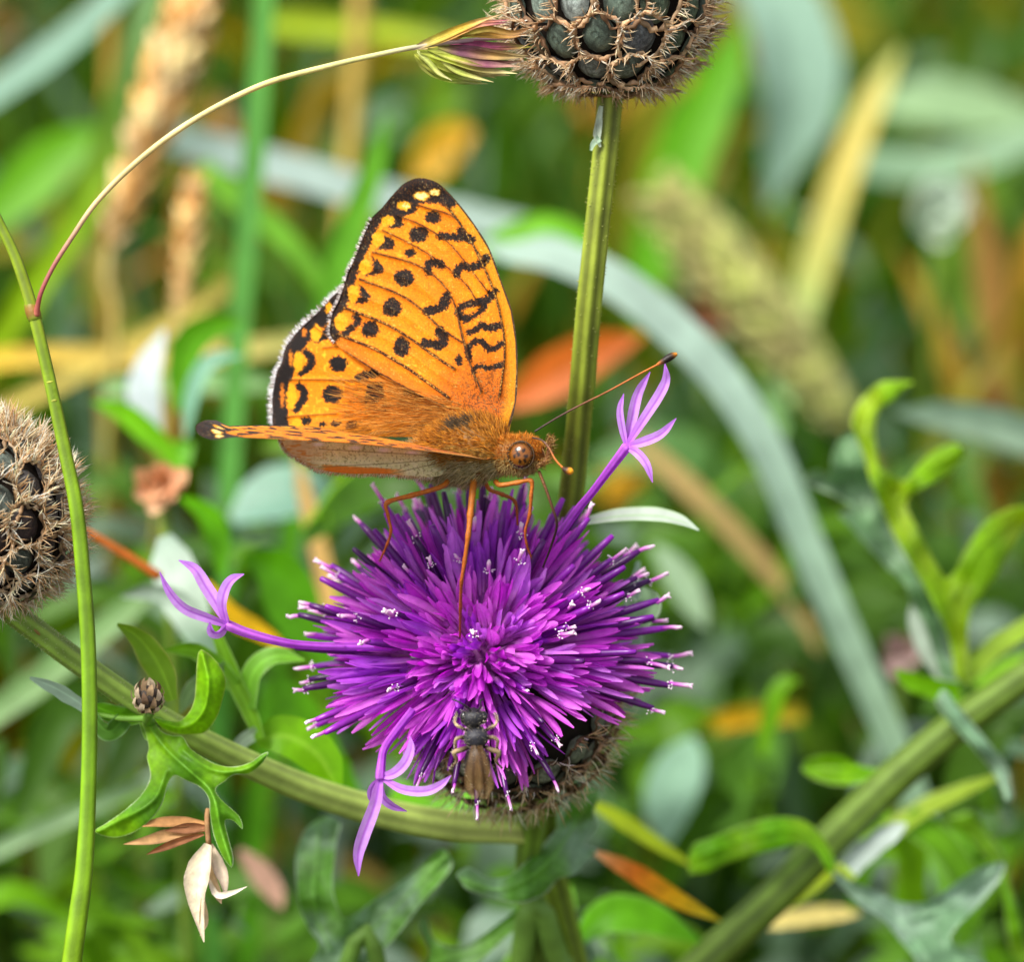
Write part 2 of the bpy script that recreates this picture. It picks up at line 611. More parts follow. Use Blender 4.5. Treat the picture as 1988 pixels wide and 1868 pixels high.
blade('meadow_grass_strand', 'wide blue-green grass blade slanting beyond the big dry grass spike', 'grass', [(-90, 240), (100, 105), (220, 0), (330, -110)], 75, (128, 182, 152), 22, roll=.5, ground='start')
blade('meadow_grass_strand', 'bright yellow-green blade leaning behind the big dry grass spike', 'grass', [(-40, 720), (60, 560), (170, 380), (240, 160), (290, -20), (310, -80)], 62, [(150, 205, 30), (140, 200, 40), (140, 200, 110), (150, 205, 140)], 23, roll=-.3, ground='start')
blade('broad_leaf', 'broad vivid green leaf tucked below the big dry grass spike', 'leaf', [(-60, 470), (40, 370), (120, 300), (215, 245)], 115, (92, 168, 8), 27, prof=WL, mat=M_LEAF, roll=.2)
blade('meadow_grass_strand', 'upright blue-green blade crossing the pale arching blade', 'grass', [(450, 860), (468, 600), (490, 350), (508, 100), (516, -60)], 46, (84, 156, 104), 17, prof=WS, roll=.25, ground='start')
blade('meadow_grass_strand', 'wide pale silvery blade running down towards the wing tip', 'grass', [(270, 235), (330, 268), (450, 305), (600, 345), (760, 392), (920, 430), (1060, 455), (1150, 500)], 84, [(170, 208, 185), (176, 208, 200), (170, 200, 190), (150, 195, 160)], 24, prof=[.3, .9, 1, 1, 1, .9, .6, .2], roll=.6)
blade('meadow_grass_strand', 'green blade slanting down towards the wing behind the upright blue-green blade', 'grass', [(390, 320), (460, 385), (540, 450), (610, 535), (660, 650)], 48, (110, 184, 84), 19, roll=.1)
blade('meadow_grass_strand', 'soft green blade tapering upward beside the butterfly wing', 'grass', [(610, 760), (640, 600), (680, 450), (722, 330), (752, 220)], 62, (104, 188, 76), 18, roll=-.2, ground='start')
blade('meadow_grass_strand', 'pale yellow-green blade lying level behind the arching grass stalk', 'grass', [(500, 45), (620, 55), (740, 62), (880, 85), (980, 120)], 46, [(150, 195, 30), (165, 200, 60), (150, 180, 110)], 34, roll=.3)
blade('ochre_leaf', 'withered ochre leaf in the blur above the wing tip', 'leaf', [(800, 350), (840, 310), (880, 270), (920, 255)], 85, (214, 160, 12), 33, prof=WL, mat=M_LEAF)
blade('meadow_grass_strand', 'long pale sea-green blade arching from behind the tall ribbed stem', 'grass', [(930, 470), (985, 492), (1075, 500), (1190, 550), (1300, 636), (1400, 740), (1488, 880), (1550, 1030), (1620, 1195), (1685, 1340), (1745, 1480), (1800, 1640)], 92, [(172, 212, 190), (180, 215, 200), (176, 214, 196), (166, 210, 180), (160, 206, 165), (150, 198, 150)], 15.5, prof=[.15, .55, .9, 1, 1, .95, .9, .85, .8, .78, .75], roll=.55, ground='end', n=44)
blade('meadow_grass_strand', 'short green blade bending over the pale arching blade near the tall stem', 'grass', [(930, 500), (990, 455), (1070, 435), (1140, 470), (1190, 540)], 44, (104, 186, 50), 17, roll=.3)
blade('orange_leaf', 'withered orange leaf in the blur behind the tall stem', 'leaf', [(985, 790), (1060, 740), (1150, 690), (1250, 650)], 95, (206, 102, 22), 19, prof=WL, mat=M_LEAF)
blade('broad_leaf', 'large hazy pale blue-green leaf hanging beside the dark honeycombed seed head', 'leaf', [(1440, -80), (1520, 40), (1545, 180), (1515, 300), (1490, 400)], 200, (150, 200, 170), 33, prof=[.6, .9, 1, .8, .4, .08], mat=M_WAXY, roll=.5)
blade('broad_leaf', 'vivid green leaf standing between the tall stem and the hazy pale leaf', 'leaf', [(1240, 640), (1275, 470), (1330, 300), (1400, 150), (1440, 40)], 120, (86, 166, 6), 30, prof=WL, mat=M_LEAF)
blade('dry_grass_strand', 'straw-coloured dry blade leaning between the olive spike and pale round blossom', 'grass', [(1530, 700), (1580, 520), (1640, 330), (1700, 180), (1750, 90)], 66, [(140, 185, 120), (190, 178, 90), (205, 185, 105), (180, 195, 110)], 30, mat=M_DRY, roll=.2, ground='start')
blade('dry_grass_strand', 'brown dry stalk upright behind the pale round blossom', 'grass', [(1935, 820), (1930, 640), (1910, 480), (1890, 300)], 60, (140, 104, 50), 36, mat=M_DRY, ground='start')
blade('dry_grass_strand', 'ochre dry blade slanting below the pale round blossom', 'grass', [(1900, 900), (1860, 740), (1800, 590), (1740, 480)], 46, (160, 130, 40), 34, mat=M_DRY, ground='start')
blade('broad_leaf', 'hazy sage green leaf spread above the pale round blossom', 'leaf', [(1700, 210), (1800, 200), (1920, 220), (2060, 240)], 120, (130, 175, 110), 40, prof=WL, mat=M_WAXY, roll=.5)
blade('meadow_grass_strand', 'hazy pale green blade sagging level just above the pale round blossom', 'grass', [(1660, 320), (1800, 330), (1930, 300), (2080, 240)], 90, (140, 190, 140), 37, roll=.6)
blade('meadow_grass_strand', 'pale sage blade pointing in behind the upright bright lobed leaf', 'grass', [(2100, 880), (1960, 830), (1850, 805), (1740, 800)], 84, (168, 208, 172), 16, roll=.6)
blade('broad_leaf', 'dark blue-green leaf in the blur between flower and sea-green blade', 'leaf', [(1150, 900), (1290, 880), (1400, 960), (1470, 1060)], 130, (70, 120, 84), 26, prof=WL, mat=M_WAXY, roll=.6)
blade('dry_grass_strand', 'dull tan stalk lying behind the sea-green blade beside the flower', 'grass', [(1240, 860), (1330, 940), (1440, 1050), (1540, 1170), (1600, 1290)], 44, (176, 150, 96), 22, mat=M_DRY, ground='end')
blade('broad_leaf', 'mid green leaf in the dark gap under the sea-green blade', 'leaf', [(1340, 1080), (1400, 1120), (1450, 1200), (1470, 1290)], 90, (92, 150, 30), 27, prof=WL, mat=M_LEAF)
blade('broad_leaf', 'pale grey-green leaf pointing down just beyond the white-faced pale leaf', 'leaf', [(1270, 1060), (1310, 1110), (1345, 1170), (1370, 1220)], 60, (150, 190, 140), 17, prof=WL, mat=M_WAXY)
blade('ochre_leaf', 'ochre yellow leaf tip glowing beside the bracts of the flower', 'leaf', [(1560, 1385), (1450, 1392), (1380, 1405), (1290, 1420)], 44, [(160, 160, 60), (214, 160, 20), (150, 160, 30)], 18, mat=M_LEAF)
blade('broad_leaf', 'hazy blue-green leaf upright under the ochre yellow leaf tip', 'leaf', [(1290, 1640), (1300, 1560), (1330, 1480), (1345, 1430)], 110, (130, 186, 150), 17, prof=WL, mat=M_WAXY, roll=.4)
blade('broad_leaf', 'green leaf leaning beside the hazy upright blue-green leaf', 'leaf', [(1390, 1620), (1430, 1540), (1470, 1460), (1490, 1390)], 120, (96, 160, 84), 20, prof=WL, mat=M_WAXY, roll=-.3)
blade('meadow_grass_strand', 'straw coloured stem lying level behind the tall grass stem', 'grass', [(-40, 700), (120, 690), (300, 695), (450, 682), (600, 662)], 42, [(220, 180, 60), (190, 165, 80), (205, 180, 105), (190, 190, 110)], 20, mat=M_DRY, prof=WS)
blade('meadow_grass_strand', 'straw coloured stem rising aslant behind the tall grass stem', 'grass', [(0, 800), (160, 720), (310, 640), (420, 570), (480, 530)], 34, (186, 168, 84), 22, mat=M_DRY, prof=WS)
blade('meadow_grass_strand', 'level pale green blade between the tall grass stem and the butterfly', 'grass', [(200, 755), (330, 745), (450, 742), (560, 750)], 46, (140, 200, 110), 18)
blade('broad_leaf', 'whitish sky-lit leaf between the tall grass stem and the butterfly', 'leaf', [(310, 860), (290, 790), (288, 730), (320, 640)], 95, (180, 198, 202), 12.5, prof=WL, mat=M_WAXY, roll=.7)
blade('broad_leaf', 'folded green leaf curling over the whitish sky-lit leaf', 'leaf', [(345, 800), (350, 720), (370, 660), (420, 630), (470, 625)], 64, (96, 180, 44), 12, prof=WL, mat=M_LEAF, roll=-.3)
blade('broad_leaf', 'narrow blue-green leaf arching towards the fringed hindwing edge', 'leaf', [(360, 850), (375, 760), (410, 700), (470, 690)], 36, (110, 180, 140), 11.5, prof=WL, mat=M_WAXY)
blade('broad_leaf', 'bright green leaf tip pointing away from the butterfly above the pinkish withered blossom', 'leaf', [(350, 900), (300, 850), (240, 800), (180, 780)], 48, (110, 196, 24), 11, prof=WL, mat=M_LEAF)
blade('broad_leaf', 'green leaf hooked like a finger beside the pinkish withered blossom', 'leaf', [(430, 1120), (425, 1050), (400, 995), (350, 965)], 50, (98, 190, 20), 9.5, prof=WL, mat=M_LEAF)
blade('broad_leaf', 'small round green leaf above the pinkish withered blossom', 'leaf', [(330, 930), (340, 895), (355, 875), (375, 862)], 60, (94, 180, 40), 12.5, prof=WL, mat=M_LEAF)
blade('broad_leaf', 'broad dark green leaf behind the tube of the sideways ray floret', 'leaf', [(640, 1290), (580, 1190), (540, 1110), (470, 1080)], 110, (74, 150, 10), 10, prof=WL, mat=M_LEAF)
blade('broad_leaf', 'wide hazy bluish leaf under the hanging wing', 'leaf', [(450, 1010), (520, 970), (590, 960), (670, 985)], 130, (110, 168, 140), 15, prof=WL, mat=M_WAXY, roll=.6)
blade('dry_grass_strand', 'tan dry blade upright behind the flower under the hanging wing', 'grass', [(650, 1230), (628, 1100), (605, 1010), (590, 950), (575, 880)], 36, (206, 166, 100), 14, mat=M_DRY)
blade('broad_leaf', 'broad frosted grey-green leaf behind the lobes of the sideways ray floret', 'leaf', [(420, 1290), (375, 1190), (345, 1110), (320, 1040)], 105, [(120, 180, 130), (185, 215, 190), (200, 224, 206), (170, 205, 180)], 7.5, prof=[.4, .7, 1, 1, .9, .3], mat=M_WAXY, roll=.5)
blade('broad_leaf', 'narrow frosted grey-green leaf under the rust brown bare stem', 'leaf', [(420, 1230), (360, 1170), (300, 1150), (235, 1158)], 44, (185, 216, 190), 7, prof=WL, mat=M_WAXY, roll=.5)
blade('broad_leaf', 'yellowed leaf strip behind the tube of the sideways ray floret', 'leaf', [(400, 1130), (450, 1195), (500, 1225), (560, 1260)], 40, (236, 184, 16), 8.5, prof=WL, mat=M_LEAF)
stalk('dry_grass_strand', 'rust brown bare stem slanting behind the shaggy seed head', 'dry grass', [(60, 985), (170, 1035), (240, 1075), (310, 1120)], [16, 17, 18, 20], (176, 96, 34), 6, mat=M_DRY)
blade('meadow_grass_strand', 'hazy green blade rising behind the bent stem below the shaggy seed head', 'grass', [(-60, 1420), (80, 1320), (240, 1190), (330, 1120)], 60, (130, 184, 96), 14, ground='start')
blade('meadow_grass_strand', 'thin pale green blade slanting low behind the hanging dried spikelet', 'grass', [(-60, 1680), (60, 1620), (200, 1560), (330, 1500)], 34, (130, 176, 110), 13)
blade('broad_leaf', 'pinkish dried leaf hanging in the dark beside the cream dried spikelet', 'leaf', [(465, 1650), (500, 1690), (530, 1730), (548, 1765)], 46, (190, 150, 130), 12, prof=WL, mat=M_DRY)
blade('broad_leaf', 'bright green oblong leaf above the bent lower stem', 'leaf', [(500, 1440), (555, 1430), (615, 1465), (655, 1530)], 84, (116, 196, 14), 3.2, prof=[.3, .9, 1, 1, .85, .3], mat=M_LEAF, roll=.3, mid=(150, 210, 50))
blade('broad_leaf', 'dark green leaf between the bent stem and the hanging ray floret', 'leaf', [(700, 1560), (620, 1470), (570, 1380), (540, 1300)], 110, (80, 156, 14), 9, prof=WL, mat=M_LEAF)
blade('broad_leaf', 'pale leaf with white upper face jutting from behind the flower', 'leaf', [(1130, 1015), (1200, 1003), (1270, 1002), (1320, 1012), (1357, 1030)], 46, (190, 208, 192), 2.0, prof=[.5, .9, 1, .75, .08], mat=M_WAXY, roll=.9, edge=(120, 180, 60), mid=(170, 200, 160))
blade('broad_leaf', 'small curled leaf lobe peeping from behind the pale-tipped purple florets', 'leaf', [(1195, 1230), (1235, 1200), (1260, 1170), (1250, 1140)], 66, (150, 200, 140), 2.3, prof=WL, mat=M_WAXY, edge=(220, 235, 215), curl=.4)
blade('broad_leaf', 'grey-green wavy leaf behind the bracts of the purple flower', 'leaf', [(1140, 1420), (1190, 1360), (1215, 1290), (1240, 1090)], 84, (150, 190, 165), 3.2, prof=WL, mat=M_WAXY, edge=(210, 228, 215), roll=.3)
blade('narrow_leaf', 'narrow yellow-green leaf below the flower beside the rusty leaf', 'leaf', [(1140, 1555), (1200, 1590), (1270, 1635), (1340, 1680)], 32, (150, 186, 50), 8, prof=[.3, .8, 1, .9, .7, .2], mat=M_LEAF)
blade('rusty_leaf', 'rust and yellow withered leaf below the flower', 'leaf', [(1155, 1655), (1230, 1695), (1310, 1745), (1400, 1790)], 40, [(200, 150, 110), (206, 110, 30), (226, 170, 20), (190, 180, 40)], 6, prof=WL, mat=M_DRY)
blade('broad_leaf', 'arched bright green leaf under the rust and yellow withered leaf', 'leaf', [(1120, 1830), (1180, 1780), (1260, 1785), (1360, 1830)], 80, (100, 190, 24), 7, prof=WL, mat=M_LEAF, edge=(160, 210, 130), roll=.4)
blade('straw_bit', 'pale straw bit lying under the thick blurred knapweed stem', 'straw', [(1460, 1800), (1540, 1785), (1610, 1775), (1670, 1775)], 36, (206, 190, 116), 11, prof=[.2, .8, 1, 1, .8, .15], mat=M_DRY)

def round_bloom(name, label, px, py, r, d, col, n=14, seed=3):
    rs = random.Random(seed)
    c = P(px, py, d); k = PS(d)
    base = np.array([c[0] + .5, c[1] + 1, -1.2])
    th = thing(name, label, 'flower', base)
    m = MB()
    m.tube(spline([c, c + np.array([.2, .4, -c[2] * .5]), base], 12), .09, 6, (110, 140, 50))
    m.build('stem', M_STEM, th, base)
    for i in range(n):
        a = i * 2.4; e = .3 + rs.random() * .9
        dv = R * math.cos(a) * math.cos(e) + U * math.sin(a) * math.cos(e) - F * math.sin(e)
        m = MB()
        q = spline([c, c + dv * r * k * .55, c + dv * r * k - F * .1 + U * rs.uniform(-.1, .1)], 6)
        m.ribbon(q, np.array([.3, 1, 1, .3]) * r * k * .42, np.asarray(col) * rs.uniform(.85, 1.1), across=4, roll=rs.uniform(-.5, .5))
        m.build('petal', M_PETAL if sum(col) > 600 else M_DRY, th, base)
round_bloom('meadow_flower', 'pale round blossom blurred among brown dry stalks', 1815, 405, 80, 29, (206, 220, 204))
round_bloom('withered_flower', 'withered pinkish blossom among leaves under the edge-on wing', 318, 942, 60, 9, (236, 190, 150), 16, 5)
round_bloom('withered_flower', 'dull red-brown withered blossom in the blur above the antenna tip', 1372, 612, 55, 30, (150, 84, 66), 12, 8)
round_bloom('withered_flower', 'greyish pink dried blossom behind the thick blurred knapweed stem', 1750, 1270, 48, 16, (176, 150, 146), 10, 9)

spike('dry_grass_spike', 'large tan dry grass spike behind the arching side stalk', [(395, -60), (345, 100), (290, 260), (215, 480)], 115, (252, 222, 164), 20, [(216, 470), (225, 600), (215, 760)], 1, 1.3, (240, 190, 116))
spike('dry_grass_spike', 'small slender tan grass spike beside the upright blue-green blade', [(378, 345), (366, 460), (345, 610)], 58, (250, 214, 150), 18, [(345, 610), (330, 700), (320, 820)], 2, .8, (232, 176, 104))
spike('dry_grass_spike', 'broad hazy olive grass spike slanting behind the sea-green blade', [(1275, 370), (1400, 520), (1540, 690), (1640, 820)], 170, (204, 210, 126), 30, [(1640, 820), (1700, 950), (1740, 1080)], 3, 4.0, (196, 188, 126), .62)
stalk('dry_grass_strand', 'dull straw stem upright above the wing tip in the blur', 'dry grass', [(700, -60), (695, 100), (675, 330), (665, 480)], [36, 36, 34, 30], (190, 164, 84), 29, ground='end', mat=M_DRY)
stalk('dry_grass_strand', 'brown stem upright close behind the large tan dry spike', 'dry grass', [(218, -60), (216, 100), (212, 260), (210, 400)], [30, 30, 28, 26], (160, 130, 50), 27, ground='end', mat=M_DRY)
# ------------------------------------------------------------------ knapweed leaves: a midrib strap with side lobes, one mesh per leaf
def lobed_leaf(parent, origin, straps, d, mat=None, name='leaf', fold=.18, label=None):
    """straps: list of (points, width px, colour, edge colour, roll)"""
    m = MB()
    for s in straps:
        pts, wd, col = s[0], s[1], leaf_tone(s[2])
        edge = s[3] if len(s) > 3 else None
        roll = s[4] if len(s) > 4 else .2
        prof = s[5] if len(s) > 5 else WL
        p3 = spline(lift(pts, d), 22)
        m.ribbon(p3, np.asarray(prof) * wd * .5 * PS(d), col, edge=edge, roll=roll, fold=fold, across=10, wave=.06, edge_mix=.45,
                 mid=np.minimum(255, np.asarray(col, float) * 1.12 + 8))
    o = m.build(name, mat or M_LEAF, parent, origin)
    if label:
        o['label'] = label
    return o

PALE = (196, 216, 196)
def outline_leaf(parent, origin, name, poly, zf, d0, slope, col, col2, wave=.12, veins=(), mat=None, label=None, edge=(190, 210, 170), seed=1, curl=.1):
    """a lobed leaf from its outline: a curved sheet with rolled edges, veins and blotches"""
    poly = [zf(*p) for p in poly]
    p2, f, pl = wing_grid(poly, 2.6)
    x, y = p2[:, 0], p2[:, 1]
    ed = seg_dist(p2, pl)[0]
    n1 = vnoise(x, y, 60, seed); n2 = vnoise(x, y, 24, seed + 1); n3 = vnoise(x, y, 6, seed + 2)
    c = np.tile(np.asarray(leaf_tone(col), float), (len(p2), 1))
    c = blend(c, leaf_tone(col2), np.clip((n1 - .35) * 2.2, 0, .8))
    c = blend(c, np.asarray(leaf_tone(col)) * .8, (n2 - .6) * 1.6)
    vd = np.full(len(p2), 1e9)
    for v in veins:
        vd = np.minimum(vd, seg_dist(p2, smooth_poly([zf(*q) for q in v], 24))[0])
    c = blend(c, np.minimum(255, np.asarray(leaf_tone(col)) * 1.1 + 22), (3.2 - vd) / 2.5 * .6)
    c = blend(c, leaf_tone(edge), (2.4 + 1.5 * (n2 - .5) - ed) / 2 * .7)
    c = c * (.92 + .16 * n3)[:, None]
    d = d0 + slope[0] * (x - x.mean()) * S + slope[1] * (y - y.mean()) * S + wave * (n1 - .5) * 2.4 + curl * np.exp(-ed / 9) * (1 if seed % 2 else -1) - .05 * np.exp(-(vd / 6) ** 2)
    k = (DC + d) / DC
    v3 = O + np.outer((x - 994) * S * k, R) + np.outer((934 - y) * S * k, U) + np.outer(d, F)
    m = MB(); m.add(v3, f, c)
    o = m.build(name, mat or M_LEAF, parent, origin)
    return o
def Z5(x, y): return (x * .33945, 1233.6 + y * .33945)
def Z7(x, y): return (1357 + x * .36325, 616.8 + y * .36325)
def Z8(x, y): return (1357 + x * .33943, 1233.6 + y * .33943)
def Z4(x, y): return (493.4 + x * .43437, 1480.3 + y * .43437)
def dried_floret():
    top = P(402, 1592, .7)
    th = thing('dried_spikelet', 'brown and cream dried grass spikelet hanging under the curled leaves', 'dried spikelet', top)
    W = [.3, .9, 1, .6, .05]
    m = MB(); m.tube(spline([P(404, 1572, .75), top, P(405, 1640, .7)], 8), .035, 6, (170, 130, 90)); m.build('stem', M_DRY, th, top)
    rows = [([(400, 1600), (350, 1598), (300, 1600), (276, 1606)], 24, (190, 140, 90)), ([(398, 1612), (340, 1620), (290, 1632), (240, 1640)], 26, (205, 160, 110)),
            ([(396, 1620), (350, 1632), (310, 1648), (284, 1660)], 18, (180, 120, 84)), ([(402, 1606), (360, 1608), (320, 1614)], 22, (160, 110, 76))]
    low = [([(405, 1640), (388, 1690), (382, 1740), (396, 1830)], 52, (244, 226, 196)), ([(408, 1640), (420, 1680), (432, 1710), (438, 1745)], 30, (236, 214, 190)),
           ([(402, 1700), (420, 1738), (450, 1735), (480, 1722)], 14, (250, 236, 214)), ([(392, 1720), (384, 1760), (386, 1800)], 16, (240, 220, 190)),
           ([(405, 1650), (410, 1700), (424, 1740), (430, 1756)], 20, (226, 196, 160)), ([(396, 1740), (402, 1790), (388, 1818)], 10, (236, 210, 176))]
    for pts, wd, c in rows + low:
        m = MB()
        m.ribbon(spline(lift(pts, .7 + random.uniform(-.08, .08)), 12), np.array(W) * wd * .5 * S, c, fold=.5, across=4, roll=random.uniform(-.6, .6), edge=np.array(c) * .8)
        m.build('husk', M_DRY, th, top)
dried_floret()

# blurred knapweed stem on the right with its leaves
def right_plant():
    pts = [(2120, 1220), (2010, 1300), (1880, 1392), (1780, 1472), (1690, 1556), (1600, 1645), (1480, 1765), (1330, 1905), (1200, 2040)]
    d = 7
    p3 = to_ground(lift(pts, d))
    base = p3[-1]
    th = thing('knapweed_plant', 'thick blurred green knapweed stem carrying an upright bright lobed leaf', 'plant', base)
    m = MB()
    m.tube(spline(p3, 60), pad(np.array([27, 29, 31, 33, 34, 34, 34, 34, 34]) * PS(d), len(p3)), 20, (104, 132, 46), ridge=(6, .07, .2))
    m.build('stem', M_STEM, th, base)
    W5 = [.95, 1, 1, .95, .7, .08]
    V = (124, 190, 14); GL = (110, 170, 120)
    def L(straps, dd, mat=None):
        lobed_leaf(th, base, straps, dd, mat)
    outline_leaf(th, base, 'leaf', [(1370, 1930), (1330, 1700), (1250, 1530), (1150, 1350), (1050, 1180), (970, 1000), (920, 880), (880, 740), (840, 640), (815, 560), (840, 470), (900, 400), (960, 350), (1040, 335), (1150, 345), (1090, 380), (1040, 440), (970, 490), (940, 570), (950, 700), (965, 790), (1010, 830), (1100, 870), (1160, 800), (1250, 710), (1350, 675), (1430, 700), (1390, 780), (1300, 860), (1200, 910), (1130, 950), (1110, 1010), (1160, 1110), (1220, 1230), (1270, 1320), (1320, 1390), (1370, 1350), (1430, 1230), (1520, 1100), (1650, 1020), (1760, 1005), (1830, 1020), (1760, 1090), (1660, 1250), (1590, 1380), (1520, 1470), (1470, 1540), (1440, 1650), (1430, 1930)],
                 Z7, 7.6, (.25, -.3), (120, 184, 14), (150, 190, 70), .3, [[(1400, 1900), (1300, 1600), (1150, 1300), (1000, 980), (900, 600), (1000, 400)], [(1360, 1500), (1480, 1250), (1700, 1050)], [(1060, 980), (1200, 820), (1380, 720)]], edge=(190, 210, 110), seed=3)
    outline_leaf(th, base, 'leaf', [(1290, 1930), (1210, 1660), (1140, 1540), (1100, 1430), (1000, 1330), (900, 1220), (800, 1110), (750, 1060), (765, 1035), (800, 1040), (790, 1000), (720, 950), (620, 910), (570, 880), (580, 830), (640, 815), (700, 835), (712, 740), (740, 660), (800, 610), (865, 640), (900, 760), (960, 900), (1030, 1060), (1110, 1200), (1200, 1370), (1290, 1540), (1350, 1700), (1380, 1930)],
                 Z7, 8.3, (.3, -.2), (104, 160, 96), (150, 186, 150), .3, [[(1330, 1900), (1150, 1450), (960, 1130), (800, 700)]], M_WAXY, seed=6)
    L([([(1850, 1330), (1800, 1260), (1780, 1200), (1785, 1150)], 40, (190, 215, 190), None, .6, W5)], 8.6, M_WAXY)
    L([([(1860, 1345), (1810, 1335), (1770, 1322), (1738, 1300)], 44, (112, 190, 20), (170, 210, 90), .4, W5)], 7.3)
    L([([(1868, 1320), (1930, 1260), (1990, 1220), (2080, 1160)], 46, (140, 190, 60), PALE, .6, W5)], 7.8)
    outline_leaf(th, base, 'leaf', [(1350, 380), (1400, 310), (1480, 400), (1580, 520), (1680, 640), (1760, 740), (1790, 860), (1800, 930), (1760, 960), (1720, 860), (1660, 760), (1560, 640), (1460, 530), (1390, 450)],
                 Z8, 6.3, (.1, -.2), (116, 172, 120), (150, 190, 150), .15, [[(1380, 360), (1560, 570), (1700, 760), (1770, 940)]], M_WAXY, seed=9)
    outline_leaf(th, base, 'leaf', [(580, 770), (620, 710), (720, 685), (830, 695), (900, 735), (1000, 760), (1120, 765), (1000, 820), (880, 855), (760, 855), (660, 825)],
                 Z8, 7.6, (-.3, -.3), (112, 192, 8), (130, 196, 30), .15, [[(590, 770), (800, 770), (1080, 775)]], seed=12)
    outline_leaf(th, base, 'leaf', [(-60, 1370), (-40, 1210), (100, 1145), (250, 1085), (400, 1045), (540, 1045), (640, 1085), (720, 1170), (780, 1290), (750, 1370), (690, 1270), (640, 1215), (560, 1200), (440, 1230), (300, 1260), (150, 1310), (50, 1360)],
                 Z8, 6.4, (-.15, -.5), (104, 186, 8), (134, 196, 40), .12, [[(-50, 1290), (250, 1170), (520, 1110), (680, 1190), (770, 1340)]], edge=(180, 215, 110), seed=15)
    L([([(1640, 1700), (1700, 1640), (1780, 1580), (1860, 1540), (1960, 1500)], 46, (150, 195, 70), (205, 226, 190), .7, W5),
       ([(1760, 1590), (1830, 1640), (1880, 1720), (1900, 1800)], 60, (104, 176, 40), PALE, .2, W5)], 8.8)
    outline_leaf(th, base, 'leaf', [(740, 1340), (850, 1395), (950, 1440), (1050, 1480), (1160, 1530), (1290, 1530), (1400, 1470), (1520, 1380), (1640, 1320), (1745, 1305), (1720, 1400), (1640, 1500), (1560, 1590), (1470, 1680), (1440, 1740), (1500, 1800), (1620, 1850), (1720, 1960), (1700, 2060), (1330, 2060), (1230, 1850), (1150, 1750), (1080, 1660), (1010, 1600), (940, 1560), (850, 1480)],
                 Z8, 6.2, (.1, -.5), (110, 166, 110), (150, 188, 160), .3, [[(760, 1370), (1000, 1540), (1200, 1700), (1350, 1900), (1480, 2050)], [(1150, 1640), (1400, 1560), (1720, 1330)]], M_WAXY, edge=(200, 218, 200), seed=18)
    outline_leaf(th, base, 'leaf', [(1380, 1010), (1430, 1040), (1560, 1010), (1620, 1080), (1700, 1190), (1760, 1300), (1780, 1420), (1860, 1700), (1900, 1900), (1780, 1800), (1740, 1500), (1700, 1330), (1620, 1250), (1530, 1150), (1450, 1090)],
                 Z8, 8.4, (.1, -.2), (104, 176, 24), (120, 176, 70), .2, [[(1400, 1030), (1560, 1110), (1720, 1330), (1820, 1700)]], seed=21)
    L([([(1650, 1690), (1690, 1650), (1730, 1620), (1760, 1600)], 50, (196, 220, 210), None, .7, W5)], 7.0, M_WAXY)
    L([([(1480, 1770), (1540, 1740), (1600, 1700), (1630, 1680)], 40, (150, 190, 30), None, .2, W5)], 8.0)
right_plant()

# blurred leaves under the flower
def low_plant():
    base = P(900, 2100, 6); base = np.array([base[0], base[1] + 3, -1.2])
    th = thing('knapweed_plant', 'large grey-green lobed leaves spreading under the flower', 'plant', base)
    m = MB(); m.tube(spline([P(1100, 1880, 5), P(1000, 2000, 5.5), base], 14), .16, 8, (110, 150, 60)); m.build('stem', M_STEM, th, base)
    m = MB(); m.tube(spline([P(640, 1920, 4.5), P(760, 2060, 5.2), base], 14), .12, 8, (110, 150, 60)); m.build('stem', M_STEM, th, base)
    W5 = [.95, 1, 1, .95, .7, .08]
    outline_leaf(th, base, 'leaf', [(250, 900), (290, 820), (240, 740), (200, 640), (185, 500), (190, 400), (230, 300), (320, 240), (385, 270), (372, 340), (358, 450), (352, 560), (372, 650), (410, 700), (480, 660), (560, 600), (650, 540), (740, 470), (820, 395), (855, 395), (885, 460), (830, 545), (760, 620), (690, 710), (610, 810), (530, 880), (480, 960), (400, 1060), (230, 1060)],
                 Z4, 4.5, (.1, -.5), (92, 158, 80), (150, 188, 160), .3, [[(300, 1050), (400, 880), (560, 720), (720, 560), (860, 420)], [(340, 840), (270, 640), (290, 300)]], M_WAXY, edge=(196, 216, 200), seed=24)
    outline_leaf(th, base, 'leaf', [(900, 500), (940, 560), (1000, 590), (1100, 620), (1200, 630), (1300, 590), (1360, 525), (1440, 500), (1510, 430), (1530, 390), (1480, 370), (1530, 290), (1520, 220), (1555, 120), (1510, 65), (1440, 90), (1400, 180), (1370, 270), (1300, 360), (1220, 440), (1130, 510), (1040, 515), (960, 470)],
                 Z4, 4.0, (.1, -.5), (84, 152, 70), (140, 182, 156), .3, [[(920, 520), (1100, 570), (1280, 480), (1420, 300), (1510, 110)]], M_WAXY, edge=(200, 218, 206), seed=27)
    outline_leaf(th, base, 'leaf', [(560, 1040), (700, 940), (780, 860), (740, 740), (770, 700), (800, 780), (860, 820), (940, 820), (1040, 760), (1120, 700), (1200, 650), (1310, 670), (1250, 720), (1160, 760), (1080, 830), (1000, 900), (880, 960), (760, 1040)],
                 Z4, 4.9, (0, -.5), (96, 160, 84), (140, 180, 140), .25, [[(640, 1030), (820, 900), (1000, 840), (1280, 680)]], M_WAXY, edge=(180, 206, 170), seed=30)
    lobed_leaf(th, base, [([(980, 1920), (1040, 1840), (1090, 1780), (1110, 1720)], 70, (104, 176, 50), PALE, .4, W5)], 6.5)
    lobed_leaf(th, base, [([(760, 1540), (830, 1560), (900, 1545), (960, 1530)], 60, (96, 176, 30), PALE, .4, W5)], 7.5)
low_plant()

